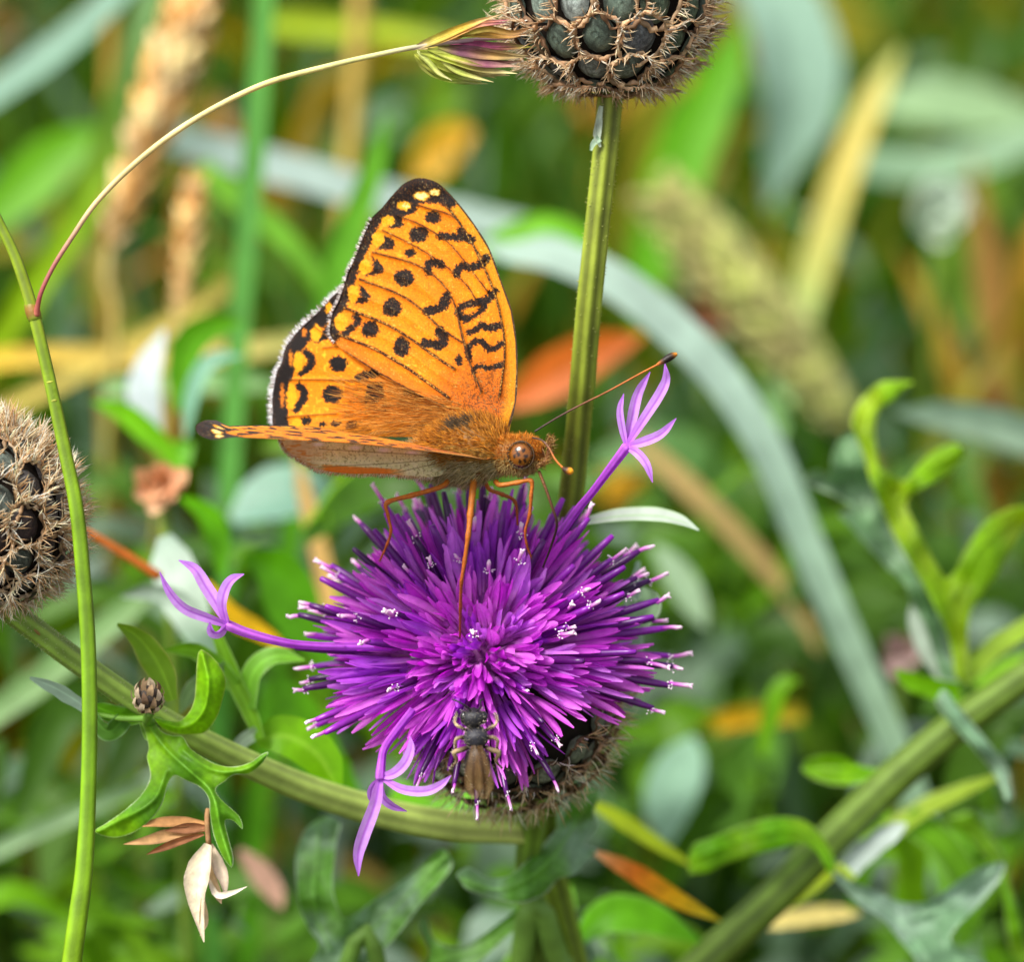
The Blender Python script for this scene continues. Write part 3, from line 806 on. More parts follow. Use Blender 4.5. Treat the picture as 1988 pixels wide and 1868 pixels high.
# ------------------------------------------------------------------ knapweed heads: overlapping bracts with fringed brown margins
def bract_meshes(prefix, plate_cols, rim_cols, hair_cols, nvar=7, hair_len=.16, nh=52, seed=2):
    rs = random.Random(seed)
    plates, fringes = [], []
    for k in range(nvar):
        m = MB()
        v, f, c = [], [], []
        nu, nv = 14, 7
        pc = np.array(plate_cols[k % len(plate_cols)], float)
        for i in range(nv + 1):
            r = i / nv
            for j in range(nu):
                a = 2 * math.pi * j / nu
                x = r * math.cos(a) * .7 * (1 - .18 * max(0, math.sin(a)))
                y = r * math.sin(a) * .88 - .06
                z = .26 * (1 - r ** 2.6) + rs.uniform(-.03, .03) - .12
                v.append((x, y, z)); c.append(pc * (1 - .3 * r ** 3) * rs.uniform(.7, 1.35))
        for i in range(nv):
            for j in range(nu):
                q = (j + 1) % nu
                f.append((i * nu + j, (i + 1) * nu + j, (i + 1) * nu + q, i * nu + q))
        m.add(v, f, np.array(c))
        plates.append(m.mesh(prefix + '_plate', M_BRACT))
        m = MB()
        rc = np.array(rim_cols[k % len(rim_cols)], float)
        path = []; rad = []; cc = []
        for j in range(37):
            a = -math.pi / 2 + 2 * math.pi * j / 36
            path.append((math.cos(a) * .98 + rs.uniform(-.07, .07), math.sin(a) * 1.1 + rs.uniform(-.07, .07), .20 + .14 * math.sin(a) + rs.uniform(-.08, .08)))
            rad.append(.085 * rs.uniform(.35, 1.5)); cc.append(rc * rs.uniform(.6, 1.35))
        m.tube(np.array(path), rad, 6, np.array(cc), capped=False)
        B, D, Ln, C = [], [], [], []
        for j in range(nh):
            a = -.45 + (math.pi + .9) * (j + rs.uniform(-.3, .3)) / nh
            if rs.random() < .12:
                a = rs.uniform(0, 6.28)
            B.append((math.cos(a) * .98, math.sin(a) * 1.1, .24 + .14 * math.sin(a)))
            D.append((math.cos(a) * rs.uniform(.4, .8) + rs.uniform(-.14, .14), math.sin(a) * .55 + rs.uniform(-.1, .3), rs.uniform(.55, 1.0)))
            Ln.append(rs.uniform(.45, 1.15) * hair_len / .16)
            C.append(np.array(rs.choice(hair_cols), float) * rs.uniform(.85, 1.1))
        m.hairs(B, D, np.array(Ln), .034, np.array(C), bend=.35, seg=3)
        fringes.append(m.mesh(prefix + '_fringe', M_HAIR))
    return plates, fringes

def involucre(parent, origin, cen, axis, rx, rz, rows, meshes, seed=1, cover=1.12, core_col=(30, 24, 20), part='bract', keep=None):
    """axis points from the stem to the top of the head; rows: list of (polar angle from the stem end, count)"""
    rs = random.Random(seed)
    axis = nrm(axis)
    e1 = nrm(np.cross(axis, F)); e2 = np.cross(axis, e1)
    m = MB()
    m.blob(cen, [e1, e2, axis], (rx * .97, rx * .97, rz * .97), core_col, 24, 16, .015)
    m.build('core', M_CORE, parent, origin)
    plates, fringes = meshes
    off = 0.0
    for ri, (phi, cnt) in enumerate(rows):
        ph = math.radians(phi)
        off += math.pi / cnt
        rr = rx * math.sin(ph)
        wcell = 2 * math.pi * rr / cnt * .5 * cover
        for j in range(cnt):
            a = 2 * math.pi * (j + rs.uniform(-.10, .10)) / cnt + off
            ph2 = ph + rs.uniform(-.04, .04)
            rad = e1 * math.cos(a) + e2 * math.sin(a)
            p = cen + rad * rx * math.sin(ph2) - axis * rz * math.cos(ph2)
            nn = nrm(rad * math.sin(ph2) / rx - axis * math.cos(ph2) / rz)
            up = nrm(rad * math.cos(ph2) * rx + axis * math.sin(ph2) * rz)
            if keep is not None and not keep(p, nn):
                continue
            nn = nrm(nn - up * .10); up = nrm(up - nn * np.dot(up, nn))
            sd_ = np.cross(up, nn)
            wv = min(wcell, rx * .3) * rs.uniform(.94, 1.08); hv = wv * rs.uniform(.95, 1.12)
            k = rs.randrange(len(plates))
            M = Matrix((( sd_[0] * wv, up[0] * hv, nn[0] * wv, p[0] - origin[0]),
                        ( sd_[1] * wv, up[1] * hv, nn[1] * wv, p[1] - origin[1]),
                        ( sd_[2] * wv, up[2] * hv, nn[2] * wv, p[2] - origin[2]), (0, 0, 0, 1)))
            o = bpy.data.objects.new(part, plates[k]); COL.objects.link(o)
            o.parent = parent; o.matrix_local = M
            fo = bpy.data.objects.new('fringe', fringes[rs.randrange(len(fringes))]); COL.objects.link(fo)
            fo.parent = o

SEED_MESH = bract_meshes('seed', [(104, 118, 108), (90, 106, 94), (122, 132, 128), (96, 102, 106), (84, 100, 80)],
                         [(186, 152, 118), (160, 126, 96), (200, 170, 136), (136, 106, 82)],
                         [(244, 228, 196), (230, 204, 164), (250, 240, 222), (206, 170, 130)], hair_len=.12)
PALE_MESH = bract_meshes('pale', [(74, 70, 72), (84, 94, 88), (60, 50, 52), (104, 106, 106)],
                         [(186, 160, 128), (160, 130, 100), (200, 178, 150)],
                         [(250, 238, 208), (240, 216, 178), (252, 246, 230), (222, 186, 140)], hair_len=.2, nh=70, seed=9)
FLOW_MESH = bract_meshes('flow', [(116, 128, 108), (136, 146, 128), (96, 100, 90)],
                         [(130, 108, 80), (96, 78, 58), (160, 136, 104)],
                         [(248, 236, 204), (232, 210, 164), (250, 244, 222), (190, 156, 112)], hair_len=.17, nh=20, seed=12)
ROWS = [(24, 7), (44, 11), (65, 13), (87, 14), (109, 13), (131, 11), (152, 7)]

def top_head():
    cen = P(1182, 2, 1.0)
    pts = [(1186, 120, 1.05), (1184, 190, 1.05), (1174, 300, 1.05), (1158, 450, 1.15), (1143, 600, 1.3), (1130, 750, 1.6), (1116, 900, 2.1), (1105, 1000, 2.5), (1094, 1120, 3.0), (1080, 1300, 3.5), (1062, 1500, 4.2), (1060, 1640, 4.8), (1085, 1740, 5.2), (1120, 1880, 5.6)]
    p3 = to_ground(lift(pts, 0))
    base = p3[-1]
    th = thing('knapweed_seed_head', 'dark honeycombed knapweed seed head on the tall ribbed stem above the butterfly', 'seed head', base)
    m = MB()
    rad = [26, 25.5, 25, 25, 26, 26, 26, 26, 26, 26, 26, 26, 26, 26]
    m.tube(spline(p3, 110), pad(np.array(rad) * S, len(p3)), 28, [(132, 142, 50), (120, 136, 44), (112, 134, 40), (110, 136, 40), (104, 130, 40)], ridge=(6, .10, .22))
    st = m.build('stem', M_STEM, th, base)
    # tiny prickly hairs on the ribs and the shred of skin under the head
    q = spline(p3[1:9], 160)
    B, D = [], []
    for i in range(420):
        c = q[random.randrange(160)]
        a = random.random() * 6.28
        dv = R * math.cos(a) - F * math.sin(a)
        B.append(c + dv * 25.5 * S); D.append(dv + U * random.uniform(-.4, .4))
    m = MB(); m.hairs(B, D, .03, .006, (190, 196, 120)); m.build('hair', M_HAIR, st, base)
    m = MB()
    m.ribbon(spline(lift([(1166, 205), (1160, 235), (1157, 262), (1165, 285)], .85), 10), np.array([.5, 1, .9, .3]) * 9 * S, (206, 220, 200), fold=.6, across=4, roll=.5, wave=.3)
    m.ribbon(spline(lift([(1164, 268), (1152, 278), (1147, 292)], .85), 8), np.array([1, .8, .4]) * 7 * S, (170, 196, 170), fold=.5, across=4, wave=.3)
    m.build('peeled_skin', M_DRY, st, base)
    involucre(th, base, cen, U + R * .02 - F * .05, 190 * S, 186 * S, ROWS, SEED_MESH, 3)
top_head()

# lower left shoot in front
def shoot(th, base):
    top = P(292, 1385, .75)
    m = MB()
    m.tube(spline([top, P(285, 1398, .95), P(292, 1402, 1.2), P(315, 1402, 1.5)], 14), [.05, .06, .07, .08], 8, (104, 150, 50))
    m.tube(spline([P(286, 1396, .95), P(240, 1396, 1.1), P(190, 1388, 1.25)], 12), [.045, .04, .03], 8, (104, 150, 50))
    m.build('side_shoot', M_STEM, th, base)
    GL = (92, 150, 96)
    V = (116, 190, 20)
    W5 = [.95, 1, 1, .95, .7, .08]
    outline_leaf(th, base, 'leaf', [(795, 460), (830, 560), (850, 640), (840, 700), (857, 780), (850, 840), (800, 920), (700, 1010), (600, 1080), (538, 1122), (600, 1152), (680, 1157), (780, 1122), (870, 1050), (930, 960), (962, 850), (1000, 805), (1060, 832), (1140, 870), (1190, 930), (1200, 1020), (1215, 1120), (1240, 1200), (1280, 1280), (1325, 1332), (1335, 1270), (1305, 1150), (1288, 1065), (1330, 1062), (1388, 1112), (1372, 1040), (1310, 980), (1262, 935), (1235, 880), (1290, 835), (1340, 800), (1420, 795), (1490, 745), (1537, 672), (1495, 682), (1430, 728), (1340, 752), (1250, 742), (1150, 692), (1085, 642), (1045, 580), (980, 572), (920, 545), (870, 480)],
                 Z5, .78, (-.15, -.25), (84, 150, 40), (124, 190, 30), .16, [[(830, 470), (940, 640), (1100, 790), (1210, 900), (1260, 1100), (1325, 1320)], [(950, 780), (860, 960), (560, 1120)], [(1050, 660), (1220, 770), (1400, 770), (1530, 680)]], edge=(190, 214, 170), seed=33, curl=.07)
    outline_leaf(th, base, 'leaf', [(870, 465), (930, 480), (1020, 492), (1080, 440), (1110, 370), (1120, 270), (1125, 170), (1142, 85), (1200, 110), (1260, 180), (1290, 270), (1272, 370), (1240, 470), (1180, 552), (1100, 568), (1000, 562), (920, 525)],
                 Z5, 1.0, (.3, .2), (116, 190, 16), (130, 196, 30), .12, [[(880, 490), (1050, 530), (1160, 440), (1190, 280), (1160, 110)]], edge=(196, 220, 120), seed=35, curl=.08)
    lobed_leaf(th, base, [
        ([(335, 1360), (318, 1310), (292, 1265), (262, 1232), (228, 1212)], 70, (120, 172, 84), (216, 190, 150), .5, [.4, .9, 1, .8, .5, .1]),
    ], 1.8, name='leaf')
    lobed_leaf(th, base, [
        ([(190, 1392), (150, 1362), (105, 1335), (58, 1316)], 36, (170, 206, 176), (200, 222, 205), .6, [.3, .8, 1, .8, .2]),
        ([(280, 1385), (240, 1390), (205, 1380), (180, 1368)], 40, (96, 170, 40), PALE, .3, W5),
    ], 1.3, name='leaf')
    lobed_leaf(th, base, [
        ([(240, 1395), (215, 1420), (195, 1410), (180, 1380)], 44, (84, 140, 84), PALE, .6, W5),
        ([(282, 1395), (292, 1425), (300, 1440)], 30, (110, 170, 70), PALE, .1, W5),
    ], 1.2, name='leaf')
    lobed_leaf(th, base, [
        ([(505, 1435), (486, 1385), (455, 1320), (430, 1255), (405, 1190)], 34, (110, 176, 60), PALE, .2, [.6, .9, 1, 1, .7, .3]),
        ([(480, 1375), (490, 1310), (530, 1275), (592, 1282)], 46, (104, 176, 70), (205, 225, 190), .5, W5),
        ([(455, 1330), (420, 1290), (375, 1262), (320, 1262)], 40, (110, 180, 70), PALE, .4, W5),
        ([(445, 1300), (400, 1320), (370, 1345), (350, 1385)], 40, (140, 186, 110), PALE, .3, W5),
        ([(500, 1420), (470, 1440), (455, 1465), (450, 1490)], 28, (185, 216, 180), PALE, .3, W5),
    ], 3.0, name='leaf')
    # shrivelled bud at the tip
    m = MB()
    c = P(288, 1357, .7); k = PS(.7)
    m.blob(c, [R, U, F], (27 * k, 25 * k, 25 * k), (70, 60, 52), 14, 10, .06)
    rs = random.Random(4)
    bud = m.build('bud', M_BRACT, th, base)
    for i in range(34):
        a = i * 2.4; e = -1.2 + 2.5 * i / 34
        dv = R * math.cos(a) * math.cos(e) + U * math.sin(e) + F * math.sin(a) * math.cos(e)
        q = [c + dv * 22 * k - U * 8 * k, c + dv * 31 * k + U * 2 * k, c + dv * 27 * k + U * 16 * k + R * rs.uniform(-6, 6) * k]
        mm = MB()
        mm.ribbon(spline(q, 5), np.array([.5, 1, .8, .1]) * 7.5 * k, np.array(rs.choice([(190, 160, 125), (150, 125, 95), (205, 185, 155), (120, 95, 75)])), face=dv, across=2, fold=.3)
        mm.build('scale', M_DRY, bud, base)

def left_head():
    cen = P(-22, 1003, .55)
    pts = [(8, 1160, .6), (25, 1190, .65), (80, 1232, .8), (150, 1284, 1.0), (300, 1388, 1.5), (450, 1468, 2.1), (600, 1534, 2.7), (750, 1580, 3.2), (880, 1604, 3.5), (985, 1608, 3.7), (1030, 1612, 3.9)]
    p3 = lift(pts, 0)
    base = p3[-1]
    th = thing('knapweed_plant', 'bent knapweed stem with a shaggy pale-haired seed head, curled leaves and shrivelled bud', 'plant', base)
    m = MB()
    m.tube(spline(p3, 80), np.array([22, 22, 22, 22.5, 23, 25, 28, 30, 31, 32, 32]) * S * 1.03, 28, [(120, 152, 56), (136, 170, 70), (160, 190, 90), (180, 202, 104), (206, 218, 124)], ridge=(6, .07, .12))
    m.build('stem', M_STEM, th, base)
    m = MB()
    q = spline(p3[1:8], 200); i_ = rng.integers(0, 200, 900); a_ = rng.uniform(0, 6.28, 900)
    dv = np.outer(np.cos(a_), U * .8 + R * .6) - np.outer(np.sin(a_), F)
    m.hairs(q[i_] + dv * 23 * S, dv + rng.normal(size=(900, 3)) * .4, rng.uniform(.015, .04, 900), .004, (206, 214, 170))
    m.build('hair', M_HAIR, th, base)
    m = MB()
    for t_ in (30, 74, 120):
        m.blob(q[t_] - F * 20 * S + U * random.uniform(-.06, .06), [nrm(q[t_ + 1] - q[t_]), U, F], (.09, .03, .03), (150, 120, 60), 8, 5, .2)
    m.build('scar', M_STEM, th, base)
    involucre(th, base, cen, nrm(U * .9 - R * .3 - F * .25), 150 * S, 178 * S, ROWS, PALE_MESH, 5, cover=1.2)
    shoot(th, base)
left_head()
# ------------------------------------------------------------------ the knapweed flower
FC = P(930, 1250, 0.95)                                   # where the florets meet
FA = nrm(-R * .05 + U * .44 - F * .9)                     # the way the flower faces
FE1 = nrm(np.cross(U, FA)) * -1                           # to the right
FE1 = nrm(R - FA * np.dot(R, FA)); FE2 = np.cross(FA, FE1)
if np.dot(FE2, U) < 0:
    FE2 = -FE2

def corolla_mesh(seed, kind):
    """tube and five strap lobes along +Z, about 2 cm long; kind 0 open, 1 young and closed, 2 pale inner"""
    rs = random.Random(seed)
    m = MB()
    lilac = np.array([(222, 96, 228), (208, 74, 216), (230, 118, 234), (184, 84, 216), (214, 126, 234)][seed % 5], float)
    pale = np.array((234, 162, 236), float)
    z0 = .8
    m.tube([(0, 0, 0), (0, 0, .4), (0, 0, z0), (0, 0, z0 + .12)], [.022, .03, .05, .062], 6, [pale, pale, lilac])
    n = 5
    for k in range(n):
        a = 2 * math.pi * (k + rs.uniform(-.15, .15)) / n
        dx, dy = math.cos(a), math.sin(a)
        L = rs.uniform(.72, 1.04)
        sp = rs.uniform(.05, .2) if kind == 0 else rs.uniform(.0, .07)
        cu = rs.uniform(-.2, .2)
        p = []
        for t in np.linspace(0, 1, 7):
            r = .055 + sp * t * L + cu * t * t * .5
            tw = rs.uniform(-.01, .01)
            p.append((dx * r - dy * cu * t * t * .6, dy * r + dx * cu * t * t * .6, z0 + .05 + t * L))
        c0 = pale if kind else lilac * .7 + pale * .3
        wid = rs.uniform(.038, .064)
        m.ribbon(np.array(p), np.array([.75, .95, 1, 1, 1, .85, .3]) * wid, [c0, lilac, lilac * 1.04], edge=[np.array((130, 20, 110)) if kind else lilac * .75, lilac * .85, lilac], face=(dx, dy, .001), fold=.55, across=4)
    b1, b2 = rs.uniform(-.05, .05), rs.uniform(-.05, .05)
    for v in m.v:                                          # the whole floret bends a little
        v[:, 0] += b1 * v[:, 2] ** 2; v[:, 1] += b2 * v[:, 2] ** 2
    return m.mesh('floret', M_PETAL)

def anther_mesh(seed):
    rs = random.Random(seed)
    m = MB()
    b = rs.uniform(-.04, .04)
    c = np.array([(70, 6, 88), (90, 10, 116), (54, 4, 72), (120, 24, 146)][seed % 4], float)
    m.tube(spline([(0, 0, .85), (b * .5, 0, 1.5), (b, 0, 2.08)], 8), [.036, .05, .057, .058, .054, .036], 7, [c, c, c * .9, c * 1.25], ridge=None)
    return m.mesh('anther_tube', M_ANTHER)

def stigma_mesh(seed):
    rs = random.Random(seed)
    m = MB()
    L = rs.uniform(.1, .3)
    fk = rs.uniform(.012, .04)
    b = rs.uniform(-.05, .05)
    z = 2.04
    m.tube(spline([(0, 0, z), (b * .5, b * .3, z + L * .6), (b, b, z + L)], 6), [.028, .026, .03], 6, [(190, 70, 200), (232, 150, 226), (250, 222, 244)])
    if rs.random() < .45:                                  # pollen clinging to the tip of the tube
        q = np.array([(rs.gauss(0, .035), rs.gauss(0, .035), z + rs.uniform(-.03, .07)) for _ in range(14)])
        for g in q:
            m.blob(g, np.eye(3), (.014, .014, .014), (250, 240, 248), 5, 3)
    for s in (-1, 1):
        m.tube(spline([(b, b, z + L - .01), (b + s * .012, b, z + L + .03), (b + s * fk, b + .01, z + L + .055)], 5), [.026, .022, .012], 5, (250, 226, 246))
    return m.mesh('stigma', M_STIGMA)

def flower():
    inv_c = FC - FA * 1.38 + R * .36 - U * .22
    stem_pts = [inv_c - FA * .6 - U * .7, P(1038, 1545, 3.0), P(1034, 1600, 3.6), P(1026, 1680, 4.2), P(1040, 1800, 5), P(1060, 1950, 5.6)]
    p3 = to_ground(stem_pts)
    base = p3[-1]
    th = thing('knapweed_flower', 'purple knapweed flower head in full bloom under the butterfly', 'flower', base)
    m = MB()
    m.tube(spline(p3, 60), .165, 24, (112, 146, 50), ridge=(6, .08, .14))
    m.build('stem', M_STEM, th, base)
    involucre(th, base, inv_c, FA, 1.2, 1.3, [(26, 7), (48, 11), (70, 14), (90, 15), (108, 14)], FLOW_MESH, 8, core_col=(36, 34, 26))
    # receptacle under the florets
    m = MB()
    m.blob(FC - FA * .45, [FE1, FE2, FA], (.62, .62, .42), (150, 60, 150), 18, 10)
    m.build('receptacle', M_PETAL, th, base)
    opens = [corolla_mesh(k, 0) for k in range(20)]
    young = [corolla_mesh(20 + k, 1) for k in range(10)]
    anth = [anther_mesh(k) for k in range(4)]
    stig = [stigma_mesh(k) for k in range(12)]
    rs = random.Random(21)
    def place(az, th_, scale, mesh, an, sg, base_r, fat=1.0):
        radial = FE1 * math.cos(az) + FE2 * math.sin(az)
        dv = nrm(FA * math.cos(th_) + radial * math.sin(th_))
        dv = nrm(dv + np.array([rs.uniform(-.1, .1) for _ in range(3)]))
        p = FC - FA * (.25 * math.sin(th_) ** 2 + .1) + radial * base_r
        x = nrm(np.cross(dv, np.array([rs.uniform(-1, 1), rs.uniform(-1, 1), rs.uniform(-1, 1)])))
        y = np.cross(dv, x)
        x = x * fat; y = y * fat
        s = scale
        M = Matrix(((x[0] * s, y[0] * s, dv[0] * s, p[0] - base[0]), (x[1] * s, y[1] * s, dv[1] * s, p[1] - base[1]), (x[2] * s, y[2] * s, dv[2] * s, p[2] - base[2]), (0, 0, 0, 1)))
        o = bpy.data.objects.new('floret', mesh); COL.objects.link(o)
        o.parent = th; o.matrix_local = M
        if an is not None:
            q = bpy.data.objects.new('anther_tube', an); COL.objects.link(q); q.parent = o
        if sg is not None:
            q = bpy.data.objects.new('stigma', sg); COL.objects.link(q); q.parent = o
    N = 215
    t0, t1 = math.radians(33), math.radians(112)
    for i in range(N):
        u = (i + .5) / N
        ct = math.cos(t0) + (math.cos(t1) - math.cos(t0)) * u
        th_ = math.acos(ct)
        az = i * 2.39996
        dx, dy = math.cos(az), math.sin(az)
        deg = math.degrees(math.atan2(dy, dx))
        if -62 < deg < -28 and th_ > math.radians(78):
            continue                                       # the gap where the bracts show
        if deg < -20 and deg > -160 and th_ > math.radians(104):
            continue
        if -160 < deg < -132 and th_ > math.radians(92):
            continue
        inner = u < .26
        sc_ = rs.uniform(.82, .97) if not inner else rs.uniform(.55, .8)
        if -150 < deg < -20:
            sc_ *= .95 - .17 * math.sin(math.radians(-deg - 20) / 130 * 180) ** .7
        show_an = (rs.random() < (.62 if dy > -.2 else .3))
        outer = u > .55
        place(az, th_, sc_, rs.choice(young if (inner or rs.random() < .25) else opens), rs.choice(anth) if (show_an and not (inner and u < .12)) else None,
              rs.choice(stig) if (show_an and (outer or rs.random() < .5)) else None, .1 + .42 * u, 1.35 if inner else 1.0)
    for i in range(18):                                    # short young florets in the middle
        az = i * 2.39996; u = (i + .5) / 18
        place(az, math.radians(8 + 40 * u), rs.uniform(.3, .42) + .25 * u, rs.choice(young), None, rs.choice(stig) if i in (2, 11) else None, .03 + .2 * u, 2.1)

    # the three large spreading florets at the rim
    def ray(tube_pts, lobes, dtube, label):
        m = MB()
        m.tube(spline([P(*p) for p in tube_pts], 18), np.array([8, 7.5, 7.5, 9, 10]) * S, 10, [(190, 90, 214), (186, 84, 212), (206, 120, 226)], ridge=(5, .12, .14))
        o = m.build('ray_floret', M_PETAL, th, base)
        o['label'] = label
        for pts, wd, roll in lobes:
            m = MB()
            m.ribbon(spline([P(*p) for p in pts], 18), np.array([.45, .85, 1, .95, .7, .08]) * wd * .5 * S, [(206, 120, 230), (216, 160, 246), (212, 154, 244), (190, 120, 232)], roll=roll, fold=.35, across=6, mid=(178, 100, 216), wave=.04)
            m.build('lobe', M_PETAL, o, base)
    ray([(760, 1256, .75), (660, 1256, .7), (590, 1253, .6), (540, 1246, .5), (480, 1230, .45), (440, 1214, .42)],
        [([(442, 1214, .42), (405, 1200, .35), (360, 1182, .3), (330, 1150, .25), (310, 1110, .2)], 22, .3),
         ([(442, 1214, .42), (425, 1180, .45), (400, 1140, .5), (378, 1105, .55), (347, 1088, .6)], 26, -.2),
         ([(440, 1212, .4), (432, 1175, .3), (438, 1145, .25), (452, 1125, .2), (474, 1115, .18)], 24, .4),
         ([(440, 1216, .42), (425, 1228, .3), (412, 1226, .22), (408, 1208, .15)], 24, .6)], .5, 'spreading lilac floret reaching out sideways')
    ray([(1085, 1040, .9), (1122, 988, .75), (1150, 955, .6), (1180, 915, .45), (1205, 882, .35), (1217, 866, .3)],
        [([(1216, 866, .3), (1208, 830, .3), (1204, 795, .3), (1211, 764, .3)], 15, .2),
         ([(1216, 866, .3), (1226, 815, .4), (1238, 765, .5), (1262, 722, .55)], 22, -.2),
         ([(1217, 866, .3), (1250, 815, .25), (1282, 765, .2), (1294, 735, .2), (1291, 706, .2)], 22, .3),
         ([(1217, 866, .3), (1250, 858, .2), (1285, 842, .1), (1313, 812, .05)], 20, .2),
         ([(1217, 868, .3), (1238, 880, .2), (1256, 903, .12), (1267, 937, .1)], 18, -.1)], .5, 'spreading lilac floret reaching up beside the antenna')
    ray([(800, 1380, .3), (765, 1425, .05), (745, 1455, -.1), (740, 1480, -.15), (738, 1500, -.2), (738, 1512, -.2)],
        [([(738, 1508, -.2), (728, 1560, -.25), (706, 1620, -.3), (695, 1660, -.3), (696, 1702, -.3)], 27, .2),
         ([(738, 1508, -.2), (762, 1504, -.25), (785, 1485, -.3), (798, 1455, -.3), (796, 1430, -.25)], 22, .3),
         ([(740, 1510, -.2), (780, 1533, -.3), (825, 1537, -.35), (855, 1525, -.4), (876, 1506, -.4)], 20, .2),
         ([(738, 1512, -.2), (742, 1545, -.1), (760, 1564, -.05), (790, 1576, 0)], 18, -.3),
         ([(738, 1510, -.2), (722, 1530, -.1), (720, 1548, -.05), (726, 1556, 0)], 16, .3)], .5, 'spreading lilac floret hanging down')
flower()

# ------------------------------------------------------------------ grass stem on the left with its arching flower branch
def grass_panicle():
    pts = [(-120, 180, 0), (-55, 320, 0), (-5, 425, -.05), (32, 505, -.1), (66, 612, -.15), (98, 745, -.2), (127, 880, -.25), (148, 985, -.3), (161, 1110, -.3), (171, 1250, -.3), (174, 1400, -.3), (171, 1550, -.3), (163, 1690, -.35), (150, 1790, -.4), (138, 1880, -.4)]
    p3 = to_ground([P(*p) for p in pts])
    base = p3[-1]
    th = thing('tall_grass', 'tall smooth green grass stem with an arching pale side stalk', 'grass', base)
    m = MB()
    rad = np.array([8, 9, 10, 11, 12.5, 12.5, 13.5, 14.5, 15, 15.5, 15.5, 16, 18, 19.5, 20]) * S
    m.tube(spline(p3, 140), pad(rad, len(p3)), 20, [(110, 140, 24), (120, 140, 30), (112, 148, 26), (108, 150, 24), (120, 158, 18), (150, 176, 10), (150, 170, 14)], ridge=(4, .035, .14))
    m.build('stem', M_STEM, th, base)
    m = MB()
    m.tube(spline([P(58, 588, -.13), P(64, 606, -.15), P(69, 622, -.16)], 8), np.array([12.2, 14.5, 14.5, 12.8]) * S, 16, [(120, 140, 30), (150, 110, 50), (130, 100, 40), (112, 140, 30)])
    m.build('node', M_STEM, th, base)
    m = MB()
    for x_, y_, w_ in ((94, 742, .045), (103, 778, .04), (168, 1300, .03)):
        c_ = P(x_ + 2, y_, -.3 - 13 * S * .82)
        m.blob(c_, [nrm(R + U * .2), U, F], (w_, .014, .008), (166, 172, 60), 8, 5, .25)
    m.build('scar', M_STEM, th, base)
    br = [(70, 612, -.2), (74, 590, -.25), (82, 562, -.28), (105, 515, -.28), (140, 460, -.26), (185, 395, -.24), (250, 328, -.2), (330, 263, -.15), (420, 207, -.1), (520, 160, -.05), (640, 127, .0), (740, 104, .05), (800, 92, .1), (860, 83, .15), (930, 76, .3), (985, 74, .5)]
    m = MB()
    m.tube(spline([P(*p) for p in br], 100), np.array([7, 5, 4.6, 4.6, 5, 5.4, 6, 6, 6, 6, 5.6, 5.2, 5, 4.6, 4, 3]) * S, 10,
           [(190, 110, 90), (150, 70, 70), (160, 96, 90), (200, 170, 130), (226, 206, 140), (232, 218, 150), (228, 216, 140), (214, 214, 140), (196, 190, 150), (190, 160, 170), (196, 150, 170)])
    b = m.build('branch', M_STEM, th, base)
    W = [.3, .9, 1, .7, .05]
    gl = [([(800, 95), (840, 78), (900, 52), (962, 30)], 26, [(196, 160, 170), (200, 190, 90), (206, 170, 70), (226, 190, 150)]),
          ([(815, 92), (870, 75), (930, 50), (985, 42)], 22, [(190, 170, 90), (214, 160, 90), (180, 110, 130)]),
          ([(805, 105), (835, 130), (875, 148), (935, 157)], 30, [(180, 186, 80), (196, 200, 100), (150, 170, 60), (206, 206, 150)]),
          ([(815, 102), (860, 125), (920, 142), (990, 146)], 34, [(150, 160, 60), (186, 196, 84), (130, 120, 70), (210, 200, 150)]),
          ([(830, 96), (880, 112), (940, 126), (1010, 128)], 32, [(130, 140, 50), (200, 200, 110), (120, 70, 90), (190, 160, 130)]),
          ([(850, 92), (900, 98), (960, 108), (1020, 110)], 28, [(150, 150, 70), (130, 80, 110), (160, 130, 80), (190, 170, 120)]),
          ([(870, 84), (920, 86), (970, 90), (1025, 88)], 22, [(200, 110, 150), (170, 80, 120), (150, 160, 60)]),
          ([(840, 100), (880, 125), (915, 140), (960, 150)], 20, [(206, 204, 130), (160, 170, 80), (206, 190, 140)]),
          ([(810, 100), (830, 118), (850, 140), (878, 156)], 16, [(200, 206, 130), (170, 180, 90), (220, 210, 160)]),
          ([(880, 70), (930, 60), (980, 66), (1020, 60)], 24, [(150, 150, 60), (206, 160, 80), (196, 150, 120)])]
    rs = random.Random(77)
    more = []
    for pts_, wd, c in gl:
        for r_ in range(2):
            dx, dy = rs.uniform(-10, 16), rs.uniform(-9, 9)
            more.append(([(x + dx * (k > 0), y + dy * (k > 0) * .8 + rs.uniform(-3, 3)) for k, (x, y) in enumerate(pts_)], wd * .5, [tuple(np.clip(np.array(q) * rs.uniform(.75, 1.15), 0, 255)) for q in c]))
    gl = [(a_, b_ * .62, c_) for a_, b_, c_ in gl] + more
    for i, (pts_, wd, c) in enumerate(gl):
        m = MB()
        dd = .1 + .08 * (i % 4)
        m.ribbon(spline(lift(pts_, dd), 14), np.array(W) * wd * .55 * S, c, fold=.6, across=4, roll=random.uniform(-.5, .5), edge=np.array(c) * .82, mid=np.minimum(255, np.array(c) * 1.15))
        m.build('glume', M_DRY, b, base)
grass_panicle()
